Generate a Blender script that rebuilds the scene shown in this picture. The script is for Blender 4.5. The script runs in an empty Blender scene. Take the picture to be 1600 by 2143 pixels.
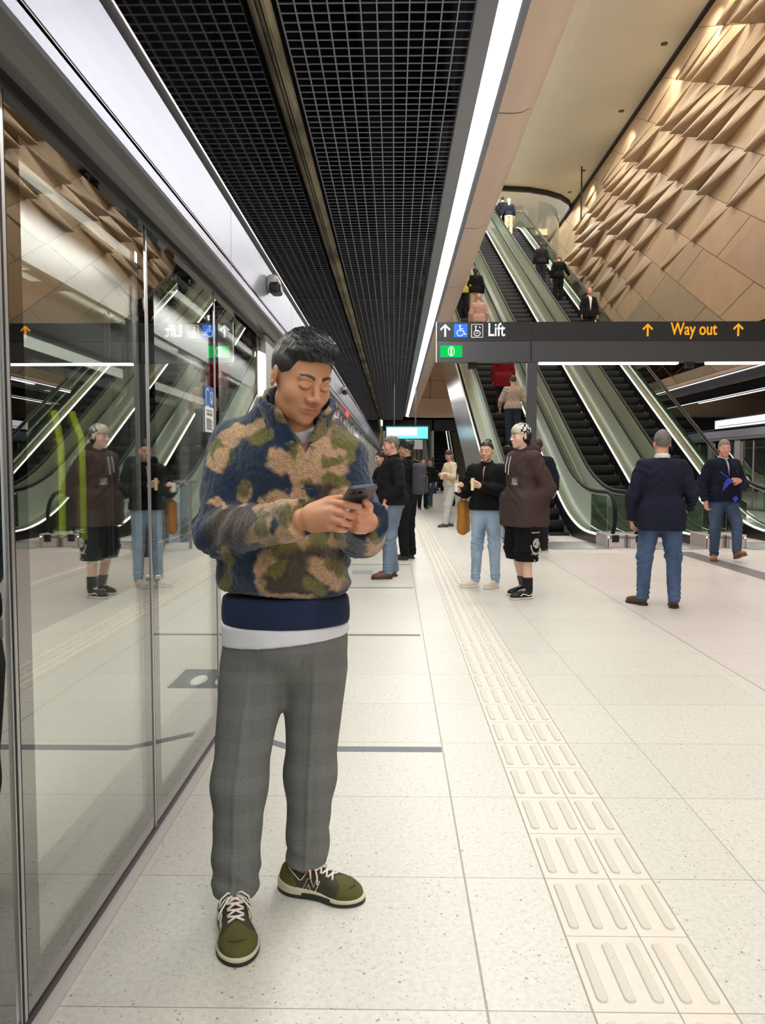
import bpy, math, random
import numpy as np
from mathutils import Vector, Matrix, Euler
random.seed(7)
SC = bpy.context.scene
COL = SC.collection
PI = math.pi
# ------------------------------------------------------------------ camera
CAM_H = 1.4
cam_data = bpy.data.cameras.new('camera')
cam_data.sensor_fit = 'HORIZONTAL'; cam_data.sensor_width = 36.0; cam_data.lens = 36.0
cam_data.clip_start = 0.05; cam_data.clip_end = 300
cam = bpy.data.objects.new('camera', cam_data); COL.objects.link(cam)
cam.location = (0, 0, CAM_H)
cam.rotation_euler = (math.radians(90-3.38), 0, 0.0156)
SC.camera = cam
CM = cam.rotation_euler.to_matrix()
def at(px, py, Y):
    "world point that the photograph shows at (px,py), standing at distance Y down the platform"
    d = CM @ Vector((px-800, -(py-1071.5), -1600.0))
    t = Y/d.y
    return Vector((d.x*t, Y, CAM_H+d.z*t))
# ------------------------------------------------------------------ world, exposure
w = bpy.data.worlds.new('world'); SC.world = w; w.use_nodes = True
w.node_tree.nodes['Background'].inputs[0].default_value = (1.0, 0.985, 0.96, 1)
w.node_tree.nodes['Background'].inputs[1].default_value = 0.9
SC.view_settings.view_transform = 'Standard'; SC.view_settings.look = 'None'
SC.view_settings.exposure = 0.38; SC.view_settings.gamma = 1.0; SC.view_settings.use_curve_mapping = False
cy = SC.cycles
cy.use_denoising = True
try: cy.denoiser = 'OPENIMAGEDENOISE'
except Exception: pass
cy.max_bounces = 8; cy.diffuse_bounces = 4; cy.glossy_bounces = 5; cy.transparent_max_bounces = 24; cy.transmission_bounces = 4
cy.sample_clamp_indirect = 4.0; cy.caustics_reflective = False; cy.caustics_refractive = False
# ------------------------------------------------------------------ lamps of the station and added fill lights
def area(name, loc, size, power, color, rot, sy=None):
    l = bpy.data.lights.new(name, 'AREA'); l.energy = power; l.color = color; l.size = size
    if sy: l.shape = 'RECTANGLE'; l.size_y = sy
    o = bpy.data.objects.new(name, l); COL.objects.link(o); o.location = loc; o.rotation_euler = rot
    return o
def spot(name, loc, target, power, color, ang=70, blend=.5, r=.06):
    l = bpy.data.lights.new(name, 'SPOT'); l.energy = power; l.color = color
    l.spot_size = math.radians(ang); l.spot_blend = blend; l.shadow_soft_size = r
    o = bpy.data.objects.new(name, l); COL.objects.link(o); o.location = loc
    o.rotation_euler = (Vector(target)-Vector(loc)).to_track_quat('-Z', 'Y').to_euler()
    return o
WARM = (1.0, .90, .72)
# lit lines of lamps: daylight white rows over both platforms, warm rows washing the panelled wall
for i, y in enumerate((0.5, 6, 12, 18, 26, 36)):
    area('platform_lamp', (0.69, y+1.0, 4.10), .13, 56, (1, .985, .96), (0, 0, 0), 5.0 if i < 4 else 8.0)
for y in (14, 22, 30):
    area('far_platform_lamp', (9.96, y, 4.10), .13, 60, (1, .97, .93), (0, 0, 0), 6.0)
# void: high bay lamps in the ceiling of the hall
for y in (4, 12, 20, 28, 35):
    area('hall_lamp', (5.3, y, 15.1), 2.0, 300, (1, .97, .92), (0, 0, 0), 3.0)
    area('hall_ceiling_fill', (1.6, y, 12.2), .3, 120, (1, .95, .86), (PI, 0, 0), 5.0)  # unseen up-lights added to brighten the hall ceiling
for i, (px, py) in enumerate(((1450, 0), (1367, 127), (1282, 258), (1208, 375), (1178, 418))):
    Y = 13.9*1600/(977-py)
    spot('wall_washer', (8.70, Y, 15.2), (9.5, Y+4.0, 10.0), 380, WARM, 95, .6, .05)
spot('wall_washer', (8.7, 17, 15.2), (9.5, 21, 10.0), 480, WARM, 95, .6, .05)
spot('wall_washer', (8.7, 13, 15.2), (9.5, 17, 10.0), 480, WARM, 95, .6, .05)
spot('wall_washer', (8.7, 21, 15.2), (9.5, 25, 10.0), 420, WARM, 95, .6, .05)
for y in (2, 5, 8, 12, 18):
    area('door_panel_fill', (-1.04, y, 2.24), .05, 42, (1, .98, .95), (0, 0, 0), 2.6)  # unseen strips added to brighten the train doors behind the glass
for y in (2.5, 6.5):
    area('train_fill', (-1.6, y, 2.3), .3, 28, (1, .98, .95), (0, 0, 0), 2.5)  # unseen lamps added so the grab poles show through the panes
area('upper_hall_lamp', (6.0, 45, 17.6), 3.0, 500, (1, .95, .88), (0, 0, 0), 4.0)

# ================================================================== helpers
def srgb(r, g, b):
    f = lambda c: (c/12.92 if c <= .04045 else ((c+.055)/1.055)**2.4)
    return (f(r/255.), f(g/255.), f(b/255.), 1.0)
def tag(o, label=None, cat=None, group=None, kind=None):
    if label: o['label'] = label
    if cat: o['category'] = cat
    if group: o['group'] = group
    if kind: o['kind'] = kind
    return o
def empty(name, loc=(0, 0, 0), rz=0.0, label=None, cat=None, group=None):
    o = bpy.data.objects.new(name, None); COL.objects.link(o); o.location = loc; o.rotation_euler = (0, 0, rz)
    o.empty_display_size = .1
    return tag(o, label, cat, group)
def link(name, me, mat=None, parent=None, smooth=False):
    o = bpy.data.objects.new(name, me); COL.objects.link(o)
    if mat is not None:
        if isinstance(mat, (list, tuple)):
            for m in mat: me.materials.append(m)
        else: me.materials.append(mat)
    if parent is not None: o.parent = parent
    if smooth: me.shade_smooth()
    return o
def dup(root, loc=None, rz=None):
    r = root.copy(); COL.objects.link(r)
    if loc is not None: r.location = loc
    if rz is not None: r.rotation_euler = (0, 0, rz)
    for ch in list(root.children):
        c = ch.copy(); COL.objects.link(c); c.parent = r
        for g in list(ch.children):
            d = g.copy(); COL.objects.link(d); d.parent = c
    return r
# ---- materials
def mat(name, col, rough=.5, metal=0., spec=.5, emit=None, estr=0., noise=None, bump=None, attr=None, coat=0., trans=0., ior=1.45, alpha=1., sheen=0.):
    m = bpy.data.materials.new(name); m.use_nodes = True
    nt = m.node_tree; b = nt.nodes['Principled BSDF']
    c = col if len(col) == 4 else (*col, 1)
    b.inputs['Base Color'].default_value = c; b.inputs['Roughness'].default_value = rough; b.inputs['Metallic'].default_value = metal
    b.inputs['Specular IOR Level'].default_value = spec; b.inputs['IOR'].default_value = ior
    b.inputs['Coat Weight'].default_value = coat; b.inputs['Transmission Weight'].default_value = trans; b.inputs['Alpha'].default_value = alpha
    if sheen: b.inputs['Sheen Weight'].default_value = sheen
    if emit: b.inputs['Emission Color'].default_value = emit if len(emit) == 4 else (*emit, 1); b.inputs['Emission Strength'].default_value = estr
    L = nt.links; N = nt.nodes
    tc = N.new('ShaderNodeTexCoord')
    src = None
    if attr:
        a = N.new('ShaderNodeVertexColor'); a.layer_name = attr; src = a.outputs['Color']
    if noise:   # (scale, strength[, detail][, (sx,sy,sz)])
        sc, st = noise[0], noise[1]
        mp = N.new('ShaderNodeMapping')
        if len(noise) > 3: mp.inputs['Scale'].default_value = noise[3]
        L.new(tc.outputs['Object'], mp.inputs[0])
        n = N.new('ShaderNodeTexNoise'); n.inputs['Scale'].default_value = sc; n.inputs['Detail'].default_value = noise[2] if len(noise) > 2 else 4
        L.new(mp.outputs[0], n.inputs['Vector'])
        mr = N.new('ShaderNodeMapRange'); mr.inputs[1].default_value = .3; mr.inputs[2].default_value = .7
        mr.inputs[3].default_value = 1-st; mr.inputs[4].default_value = 1+st; L.new(n.outputs[0], mr.inputs[0])
        mx = N.new('ShaderNodeMix'); mx.data_type = 'RGBA'; mx.blend_type = 'MULTIPLY'; mx.inputs[0].default_value = 1
        if src: L.new(src, mx.inputs[6])
        else: mx.inputs[6].default_value = c
        L.new(mr.outputs[0], mx.inputs[7]); src = mx.outputs[2]
    if src: L.new(src, b.inputs['Base Color'])
    if bump:    # (scale, strength, distance[, kind])
        if len(bump) > 3 and bump[3] == 'vor':
            n = N.new('ShaderNodeTexVoronoi'); n.inputs['Scale'].default_value = bump[0]
        else:
            n = N.new('ShaderNodeTexNoise'); n.inputs['Scale'].default_value = bump[0]; n.inputs['Detail'].default_value = 5
        L.new(tc.outputs['Object'], n.inputs['Vector'])
        bp = N.new('ShaderNodeBump'); bp.inputs['Strength'].default_value = bump[1]; bp.inputs['Distance'].default_value = bump[2]
        L.new(n.outputs[0], bp.inputs['Height']); L.new(bp.outputs[0], b.inputs['Normal'])
    return m
def glassmat(name, tint, refl=.12, rough=.0, ior=1.5, dark=1.0):
    "thin pane: mirror reflection by fresnel plus a floor, the rest passes straight through, tinted"
    m = bpy.data.materials.new(name); m.use_nodes = True; nt = m.node_tree; N = nt.nodes; L = nt.links
    N.remove(N['Principled BSDF']); out = N['Material Output']
    fr = N.new('ShaderNodeFresnel'); fr.inputs[0].default_value = ior
    ge = N.new('ShaderNodeNewGeometry'); mi = N.new('ShaderNodeMapRange'); mi.inputs[3].default_value = ior; mi.inputs[4].default_value = 1/ior
    L.new(ge.outputs['Backfacing'], mi.inputs[0]); L.new(mi.outputs[0], fr.inputs[0])
    mr = N.new('ShaderNodeMapRange'); mr.inputs[1].default_value = 0; mr.inputs[2].default_value = 1; mr.inputs[3].default_value = refl; mr.inputs[4].default_value = 1
    L.new(fr.outputs[0], mr.inputs[0])
    gl = N.new('ShaderNodeBsdfGlossy'); gl.inputs['Roughness'].default_value = rough; gl.inputs[0].default_value = (.95*dark, .95*dark, .93*dark, 1)
    tr = N.new('ShaderNodeBsdfTransparent'); tr.inputs[0].default_value = (*tint, 1)
    mx = N.new('ShaderNodeMixShader'); L.new(mr.outputs[0], mx.inputs[0]); L.new(tr.outputs[0], mx.inputs[1]); L.new(gl.outputs[0], mx.inputs[2])
    L.new(mx.outputs[0], out.inputs[0]); return m
def emis(name, col, s):
    m = bpy.data.materials.new(name); m.use_nodes = True; nt = m.node_tree; N = nt.nodes
    N.remove(N['Principled BSDF']); e = N.new('ShaderNodeEmission'); e.inputs[0].default_value = col if len(col) == 4 else (*col, 1); e.inputs[1].default_value = s
    nt.links.new(e.outputs[0], N['Material Output'].inputs[0]); return m
# ---- polygon mesh collector
class MB:
    def __init__(s): s.v = []; s.f = []; s.mi = []
    def add(s, vs, fs, mi=0):
        o = len(s.v); s.v += [tuple(v) for v in vs]; s.f += [tuple(i+o for i in f) for f in fs]; s.mi += [mi]*len(fs); return s
    def box(s, x0, x1, y0, y1, z0, z1, mi=0):
        return s.add([(x0, y0, z0), (x1, y0, z0), (x1, y1, z0), (x0, y1, z0), (x0, y0, z1), (x1, y0, z1), (x1, y1, z1), (x0, y1, z1)],
                     [(0, 3, 2, 1), (4, 5, 6, 7), (0, 1, 5, 4), (1, 2, 6, 5), (2, 3, 7, 6), (3, 0, 4, 7)], mi)
    def obox(s, c, ax, ay, az, hx, hy, hz, mi=0):
        c = Vector(c); vs = []
        for k in (-1, 1):
            for (i, j) in ((-1, -1), (1, -1), (1, 1), (-1, 1)):
                vs.append(c+Vector(ax)*hx*i+Vector(ay)*hy*j+Vector(az)*hz*k)
        return s.add(vs, [(0, 3, 2, 1), (4, 5, 6, 7), (0, 1, 5, 4), (1, 2, 6, 5), (2, 3, 7, 6), (3, 0, 4, 7)], mi)
    def bar(s, a, b, w, h, up=(0, 0, 1), mi=0):
        a = Vector(a); b = Vector(b); d = (b-a); L = d.length; d.normalize(); sd = d.cross(Vector(up)); sd.normalize(); u = sd.cross(d)
        return s.obox((a+b)/2, d, sd, u, L/2, w/2, h/2, mi)
    def tube(s, pts, r, n=8, mi=0, caps=True):
        pts = [Vector(p) for p in pts]; rr = r if isinstance(r, (list, tuple)) else [r]*len(pts); vs = []; fs = []
        prev = None
        for i, p in enumerate(pts):
            d = (pts[min(i+1, len(pts)-1)]-pts[max(i-1, 0)]).normalized()
            if prev is None:
                a = Vector((0, 0, 1)) if abs(d.z) < .9 else Vector((1, 0, 0)); u = d.cross(a).normalized()
            else: u = (prev-d*prev.dot(d)).normalized()
            prev = u; v = d.cross(u)
            for k in range(n): t = 2*PI*k/n; vs.append(p+u*math.cos(t)*rr[i]+v*math.sin(t)*rr[i])
        for i in range(len(pts)-1):
            for k in range(n): k2 = (k+1) % n; fs.append((i*n+k, i*n+k2, (i+1)*n+k2, (i+1)*n+k))
        if caps: fs.append(tuple(range(n-1, -1, -1))); fs.append(tuple(range((len(pts)-1)*n, len(pts)*n)))
        return s.add(vs, fs, mi)
    def prism(s, poly, fn, t0, t1, mi=0):
        "poly: 2-D outline; fn(u,v,t)->3-D point; extruded between t0 and t1"
        n = len(poly); vs = [fn(u, v, t0) for u, v in poly]+[fn(u, v, t1) for u, v in poly]
        fs = [tuple(range(n-1, -1, -1)), tuple(range(n, 2*n))]+[(i, (i+1) % n, n+(i+1) % n, n+i) for i in range(n)]
        return s.add(vs, fs, mi)
    def strip(s, rows, mi=0, closed=False):
        "rows: list of equally long point rows joined into quads"
        m = len(rows[0]); vs = [p for r in rows for p in r]; fs = []
        for i in range(len(rows)-1):
            for k in range(m-1+(1 if closed else 0)): k2 = (k+1) % m; fs.append((i*m+k, i*m+k2, (i+1)*m+k2, (i+1)*m+k))
        return s.add(vs, fs, mi)
    def stroke(s, pts, wd, fn, t0, t1, mi=0):
        "thick flat line through 2-D points"
        pts = [Vector(p) for p in pts]; n = len(pts); L = []; R = []
        for i, p in enumerate(pts):
            d = (pts[min(i+1, n-1)]-pts[max(i-1, 0)]).normalized(); q = Vector((-d.y, d.x))*wd/2
            L.append(p+q); R.append(p-q)
        for i in range(n-1): s.prism([tuple(L[i]), tuple(L[i+1]), tuple(R[i+1]), tuple(R[i])], fn, t0, t1, mi)
        return s
    def build(s, name, mt=None, parent=None, smooth=False, bevel=0.0):
        me = bpy.data.meshes.new(name); me.from_pydata(s.v, [], s.f)
        o = link(name, me, mt, parent, smooth)
        if isinstance(mt, (list, tuple)): me.polygons.foreach_set('material_index', s.mi)
        if bevel:
            b = o.modifiers.new('bevel', 'BEVEL'); b.width = bevel; b.segments = 2; b.limit_method = 'ANGLE'
        me.update(); return o
def text(body, size, m, parent, loc, rot, name='lettering', align='LEFT', ext=.002):
    cu = bpy.data.curves.new(name, 'FONT'); cu.body = body; cu.size = size; cu.extrude = ext; cu.align_x = align; cu.offset = .0035
    o = bpy.data.objects.new(name, cu); COL.objects.link(o); bpy.context.view_layer.update()
    me = bpy.data.meshes.new_from_object(o.evaluated_get(bpy.context.evaluated_depsgraph_get())); bpy.data.objects.remove(o); me.name = name
    me.materials.clear(); o = link(name, me, m, parent); o.location = loc; o.rotation_euler = rot
    return o
# ================================================================== distance fields and surface nets
F32 = np.float32
def A(*v): return np.array(v, F32)
def rc(P, a, b, r1, r2=None):
    r2 = r1 if r2 is None else r2
    a = np.asarray(a, F32); ab = np.asarray(b, F32)-a; L = max(float(ab@ab), 1e-9)
    q = P-a; t = np.clip((q@ab)/L, 0, 1)
    return np.sqrt(((q-t[:, None]*ab)**2).sum(1))-(r1+(r2-r1)*t)
def ell(P, c, r, R=None):
    q = P-np.asarray(c, F32)
    if R is not None: q = q@np.asarray(R, F32)
    r = np.asarray(r, F32); k0 = np.sqrt(((q/r)**2).sum(1))+1e-9; k1 = np.sqrt(((q/(r*r))**2).sum(1))+1e-9
    return k0*(k0-1)/k1
def rbox(P, c, h, rr, R=None):
    q = P-np.asarray(c, F32)
    if R is not None: q = q@np.asarray(R, F32)
    d = np.abs(q)-(np.asarray(h, F32)-rr)
    return np.sqrt((np.maximum(d, 0)**2).sum(1))+np.minimum(d.max(1), 0)-rr
def smin(a, b, k):
    h = np.clip(.5+.5*(b-a)/k, 0, 1); return b+(a-b)*h-k*h*(1-h)
def smax(a, b, k): return -smin(-a, -b, k)
def U(k, *ds):
    r = ds[0]
    for d in ds[1:]: r = smin(r, d, k)
    return r
def _hash(i, j, k):
    n = (i*374761393+j*668265263+k*2147483647) & 0xffffffff
    n = ((n ^ (n >> 13))*1274126177) & 0xffffffff
    return ((n ^ (n >> 16)) & 0xffff).astype(F32)/65535.
def vnoise(P, sc, seed=0):
    Q = P*np.asarray(sc, F32)+seed*17.3; I = np.floor(Q).astype(np.int64); f = (Q-I).astype(F32); f = f*f*(3-2*f)
    r = 0
    for dx in (0, 1):
        for dy in (0, 1):
            for dz in (0, 1):
                wgt = (f[:, 0] if dx else 1-f[:, 0])*(f[:, 1] if dy else 1-f[:, 1])*(f[:, 2] if dz else 1-f[:, 2])
                r = r+wgt*_hash(I[:, 0]+dx, I[:, 1]+dy, I[:, 2]+dz)
    return r*2-1
def fbm(P, sc, seed=0, o=3):
    r = 0; a = 1.; sc = np.asarray(sc, F32)
    for i in range(o): r = r+a*vnoise(P, sc*(2**i), seed+i); a *= .5
    return r/1.75
def nets(fn, lo, hi, h):
    B = 8; lo = np.asarray(lo, F32); n = np.ceil((np.asarray(hi)-lo)/(h*B)).astype(int)+1
    g = [np.arange(k) for k in n]; I = np.stack(np.meshgrid(*g, indexing='ij'), -1).reshape(-1, 3)
    C = (lo+(I*B+(B-1)/2.)*h).astype(F32); d = fn(C)
    keep = np.abs(d) < B*h*.87*1.35+.004
    big = np.repeat(np.repeat(np.repeat(d.reshape(n), B, 0), B, 1), B, 2).astype(F32)
    V = big.reshape(n[0], B, n[1], B, n[2], B)
    off = np.stack(np.meshgrid(*[np.arange(B)]*3, indexing='ij'), -1).reshape(-1, 3)
    KI = I[keep]
    for s in range(0, len(KI), 400):
        k = KI[s:s+400]; P = (lo+(k[:, None, :]*B+off[None])*h).astype(F32).reshape(-1, 3)
        f = fn(P).reshape(-1, B, B, B); V[k[:, 0], :, k[:, 1], :, k[:, 2], :] = f
    F = big; S = F < 0
    c = np.zeros(tuple(np.array(F.shape)-1), np.uint8)
    for i in (0, 1):
        for j in (0, 1):
            for k in (0, 1): c += S[i:S.shape[0]-1+i, j:S.shape[1]-1+j, k:S.shape[2]-1+k]
    act = np.argwhere((c > 0) & (c < 8)); ids = np.full(c.shape, -1, np.int32); ids[act[:, 0], act[:, 1], act[:, 2]] = np.arange(len(act))
    cr = np.array([(i, j, k) for i in (0, 1) for j in (0, 1) for k in (0, 1)])
    vals = np.stack([F[act[:, 0]+a, act[:, 1]+b, act[:, 2]+e] for a, b, e in cr], 1)
    acc = np.zeros((len(act), 3), F32); cnt = np.zeros(len(act), F32)
    for a in range(8):
        for b in range(a+1, 8):
            if np.abs(cr[a]-cr[b]).sum() != 1: continue
            va, vb = vals[:, a], vals[:, b]; m = (va < 0) != (vb < 0); t = np.where(m, va/np.where(m, va-vb, 1), 0)
            acc += m[:, None]*(cr[a]+t[:, None]*(cr[b]-cr[a])); cnt += m
    vert = lo+(act+acc/np.maximum(cnt, 1)[:, None])*h
    faces = []
    for ax in range(3):
        sl0 = [slice(None)]*3; sl1 = [slice(None)]*3; sl0[ax] = slice(0, -1); sl1[ax] = slice(1, None)
        D = S[tuple(sl0)] != S[tuple(sl1)]; E = np.argwhere(D); o1, o2 = [(1, 2), (2, 0), (0, 1)][ax]
        ok = (E[:, o1] > 0) & (E[:, o2] > 0) & (E[:, o1] < c.shape[o1]) & (E[:, o2] < c.shape[o2]); E = E[ok]
        def idx(a, b): q = E.copy(); q[:, o1] -= a; q[:, o2] -= b; return ids[q[:, 0], q[:, 1], q[:, 2]]
        Q = np.stack([idx(1, 1), idx(0, 1), idx(0, 0), idx(1, 0)], 1)
        ins = S[E[:, 0], E[:, 1], E[:, 2]]; Q[~ins] = Q[~ins][:, ::-1]; faces.append(Q)
    Q = np.concatenate(faces); return vert, Q[(Q >= 0).all(1)]
def sdf_obj(name, fn, lo, hi, h, mt, parent=None, colfn=None):
    v, q = nets(fn, lo, hi, h)
    me = bpy.data.meshes.new(name); me.vertices.add(len(v)); me.vertices.foreach_set('co', v.astype(F32).ravel())
    me.loops.add(len(q)*4); me.loops.foreach_set('vertex_index', q.astype(np.int32).ravel())
    me.polygons.add(len(q)); me.polygons.foreach_set('loop_start', np.arange(len(q), dtype=np.int32)*4)
    me.update(calc_edges=True); me.validate()
    if colfn is not None:
        c = colfn(v.astype(F32)); ca = me.color_attributes.new('col', 'FLOAT_COLOR', 'POINT')
        ca.data.foreach_set('color', np.concatenate([c, np.ones((len(c), 1))], 1).astype(F32).ravel())
    return link(name, me, mt, parent, True)
def C3(r, g, b): return np.array(srgb(r, g, b)[:3], F32)
# ================================================================== materials of the hall
M = {}
M['dark'] = mat('dark_metal', srgb(38, 38, 41), .35, .3)
M['black'] = mat('black_paint', srgb(14, 14, 16), .6)
M['glossblack'] = mat('gloss_black_glass', srgb(9, 9, 11), .03, 0, .6)
M['bulge'] = mat('grey_beam_paint', srgb(84, 85, 84), .28, .35)
M['fascia'] = mat('brushed_fascia', srgb(158, 161, 176), .36, .5, noise=(3, .04, 3, (1, .2, 6)))
M['alu'] = mat('aluminium', srgb(196, 194, 192), .3, .8)
M['steel'] = mat('stainless_steel', srgb(190, 190, 188), .25, .6, noise=(6, .05, 3, (1, 1, 12)))
M['trimgrey'] = mat('grey_trim', srgb(138, 139, 146), .35, .4)
M['beige'] = mat('beige_panel', srgb(232, 206, 184), .42, 0, .4, noise=(1.2, .04, 4))
M['sand'] = mat('sand_panel', srgb(206, 184, 152), .5, noise=(.8, .04, 3))
M['gold'] = mat('gold_panel', srgb(200, 168, 134), .5, .05, .4, noise=(1.0, .06, 4), attr='col')
M['gold2'] = mat('gold_backing', srgb(190, 160, 126), .5)
M['hallceil'] = mat('hall_ceiling', srgb(192, 192, 180), .45, 0, .4, noise=(.6, .03, 2))
M['seam'] = mat('dark_seam', srgb(110, 85, 62), .7)
M['white'] = mat('white_paint', srgb(232, 232, 228), .5)
M['pillar'] = mat('light_grey_panel', srgb(168, 168, 165), .4, .2)
M['lit'] = emis('light_diffuser', (1, .985, .97), 7.0)
M['lit2'] = emis('led_strip', (1, .97, .9), 3.2)
M['glass'] = glassmat('screen_glass', (.92, .94, .91), .30, 0, 1.5)
M['frit'] = glassmat('black_glass_border', (.06, .055, .055), .27, 0, 1.5)
M['cglass'] = glassmat('clear_green_glass', (.80, .88, .84), .08, 0, 1.5)
M['bglass'] = mat('balustrade_glass', srgb(196, 212, 194), .2, .0, .5, alpha=.80)
M['rubber'] = mat('black_handrail_rubber', srgb(12, 12, 13), .5, 0, .3)
M['pinkalu'] = mat('pinkish_newel_casting', srgb(204, 196, 194), .4, .3)

def fn_x(u, v, t): return (t, u, v)        # outline in (y,z), extruded along x
def fn_y(u, v, t): return (u, t, v)        # outline in (x,z), extruded along y
def fn_z(u, v, t): return (u, v, t)
# ------------------------------------------------------------------ floor
def floor_material():
    m = bpy.data.materials.new('terrazzo'); m.use_nodes = True; nt = m.node_tree; N = nt.nodes; L = nt.links; b = N['Principled BSDF']
    tc = N.new('ShaderNodeTexCoord'); sp = N.new('ShaderNodeSeparateXYZ'); L.new(tc.outputs['Object'], sp.inputs[0])
    def math_(op, a, b_=None, c=None):
        n = N.new('ShaderNodeMath'); n.operation = op
        for i, v in enumerate((a, b_, c)):
            if v is None: continue
            if isinstance(v, (int, float)): n.inputs[i].default_value = v
            else: L.new(v, n.inputs[i])
        return n.outputs[0]
    X, Y = sp.outputs[0], sp.outputs[1]
    lines = None
    for x0, wd in ((.24, .0035), (1.22, .0018), (2.32, .005), (3.30, .002), (4.27, .002), (5.6, .003), (6.6, .002), (7.6, .002), (8.6, .003)):
        d = math_('LESS_THAN', math_('ABSOLUTE', math_('SUBTRACT', X, x0)), wd)
        lines = d if lines is None else math_('MAXIMUM', lines, d)
    q = math_('MODULO', math_('ADD', math_('SUBTRACT', Y, 2.534), 64.0), .64)
    cross = math_('LESS_THAN', q, .0035)
    lines = math_('MAXIMUM', lines, cross)
    # chips
    def chips(scale, thr, seed):
        v = N.new('ShaderNodeTexVoronoi'); v.inputs['Scale'].default_value = scale; v.inputs['Randomness'].default_value = 1
        mp = N.new('ShaderNodeMapping'); mp.inputs['Location'].default_value = (seed, seed*2, 0); mp.inputs['Rotation'].default_value = (0, 0, seed)
        n = N.new('ShaderNodeTexNoise'); n.inputs['Scale'].default_value = scale*.5; n.inputs['Detail'].default_value = 2
        L.new(tc.outputs['Object'], n.inputs['Vector'])
        va = N.new('ShaderNodeVectorMath'); va.operation = 'SCALE'; va.inputs[3].default_value = 1.2/scale
        L.new(n.outputs['Color'], va.inputs[0]); vb = N.new('ShaderNodeVectorMath'); L.new(tc.outputs['Object'], vb.inputs[0]); L.new(va.outputs[0], vb.inputs[1])
        L.new(vb.outputs[0], mp.inputs[0]); L.new(mp.outputs[0], v.inputs['Vector'])
        near = math_('LESS_THAN', v.outputs['Distance'], .22)
        sc = N.new('ShaderNodeSeparateColor'); L.new(v.outputs['Color'], sc.inputs[0])
        pick = math_('GREATER_THAN', sc.outputs[0], thr)
        return math_('MULTIPLY', near, pick)
    base = N.new('ShaderNodeTexNoise'); base.inputs['Scale'].default_value = 55; base.inputs['Detail'].default_value = 6
    L.new(tc.outputs['Object'], base.inputs['Vector'])
    r = N.new('ShaderNodeValToRGB'); r.color_ramp.elements[0].position = .35; r.color_ramp.elements[1].position = .62
    r.color_ramp.elements[0].color = srgb(206, 203, 193); r.color_ramp.elements[1].color = srgb(217, 214, 205); L.new(base.outputs[0], r.inputs[0])
    # tone per slab
    wn = N.new('ShaderNodeTexWhiteNoise'); wn.noise_dimensions = '2D'; cv = N.new('ShaderNodeCombineXYZ')
    L.new(math_('FLOOR', math_('DIVIDE', math_('SUBTRACT', X, .24), .98)), cv.inputs[0]); L.new(math_('FLOOR', math_('DIVIDE', math_('ADD', math_('SUBTRACT', Y, 2.534), 64.0), .64)), cv.inputs[1])
    L.new(cv.outputs[0], wn.inputs['Vector'])
    mr = N.new('ShaderNodeMapRange'); mr.inputs[3].default_value = .965; mr.inputs[4].default_value = 1.02; L.new(wn.outputs['Value'], mr.inputs[0])
    def mix(a, b_, f, mode='MIX'):
        n = N.new('ShaderNodeMix'); n.data_type = 'RGBA'; n.blend_type = mode
        for s, v in ((0, f), (6, a), (7, b_)):
            if isinstance(v, (int, float)): n.inputs[s].default_value = v
            elif isinstance(v, tuple): n.inputs[s].default_value = v
            else: L.new(v, n.inputs[s])
        return n.outputs[2]
    c = mix(r.outputs[0], mr.outputs[0], 1.0, 'MULTIPLY')
    c = mix(c, srgb(214, 202, 200), math_('MULTIPLY', math_('GREATER_THAN', X, 2.32), .55))
    c = mix(c, srgb(158, 143, 128), math_('MULTIPLY', chips(95, .74, 1.3), .9))
    c = mix(c, srgb(132, 120, 108), math_('MULTIPLY', chips(60, .90, 4.1), .9))
    c = mix(c, srgb(238, 233, 224), math_('MULTIPLY', chips(80, .82, 2.7), .5))
    c = mix(c, srgb(128, 122, 114), math_('MULTIPLY', lines, .8))
    L.new(c, b.inputs['Base Color'])
    b.inputs['Roughness'].default_value = .27; b.inputs['Specular IOR Level'].default_value = .4
    n2 = N.new('ShaderNodeTexNoise'); n2.inputs['Scale'].default_value = 18; L.new(tc.outputs['Object'], n2.inputs['Vector'])
    m2 = N.new('ShaderNodeMapRange'); m2.inputs[3].default_value = .32; m2.inputs[4].default_value = .46; L.new(n2.outputs[0], m2.inputs[0]); L.new(m2.outputs[0], b.inputs['Roughness'])
    return m
M['floor'] = floor_material()
o = MB().box(-.92, 11.57, -4, 80, -.3, 0).build('floor', M['floor']); tag(o, kind='structure')
# ceiling over the platforms: open grid of blades under a black slab
def grid_ceiling(x0, x1, name):
    b = MB()
    n = int(round((x1-x0)/.1))
    for i in range(n+1): x = x0+(x1-x0)*i/n; b.box(x-.0045, x+.0045, -3, 46, 4.20, 4.214, 0)
    y = -1.0
    while y < 46: b.box(x0, x1, y-.0035, y+.0035, 4.2015, 4.208, 0); y += .1
    b.box(x0-.05, x1+.05, -3, 80, 4.62, 4.7, 1)
    b.box(x0-.03, x0-.005, -3, 46, 4.18, 4.62, 1)
    y = 1.3
    while y < 46: b.box(x0, x1, y, y+.12, 4.40, 4.62, 2); y += 1.8      # cable trays above the grid
    b.box((x0+x1)/2-.15, (x0+x1)/2+.12, -3, 46, 4.45, 4.62, 2)
    o = b.build(name, [mat('ceiling_grid_blade', srgb(150, 151, 162), .45, .3), mat('ceiling_void_black', srgb(5, 5, 10), .95, 0, .1), mat('tray_navy', srgb(8, 9, 18), .8, 0, .1)])
    return tag(o, kind='structure')
grid_ceiling(-.71, .49, 'ceiling')
grid_ceiling(10.16, 11.36, 'ceiling')
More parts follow.
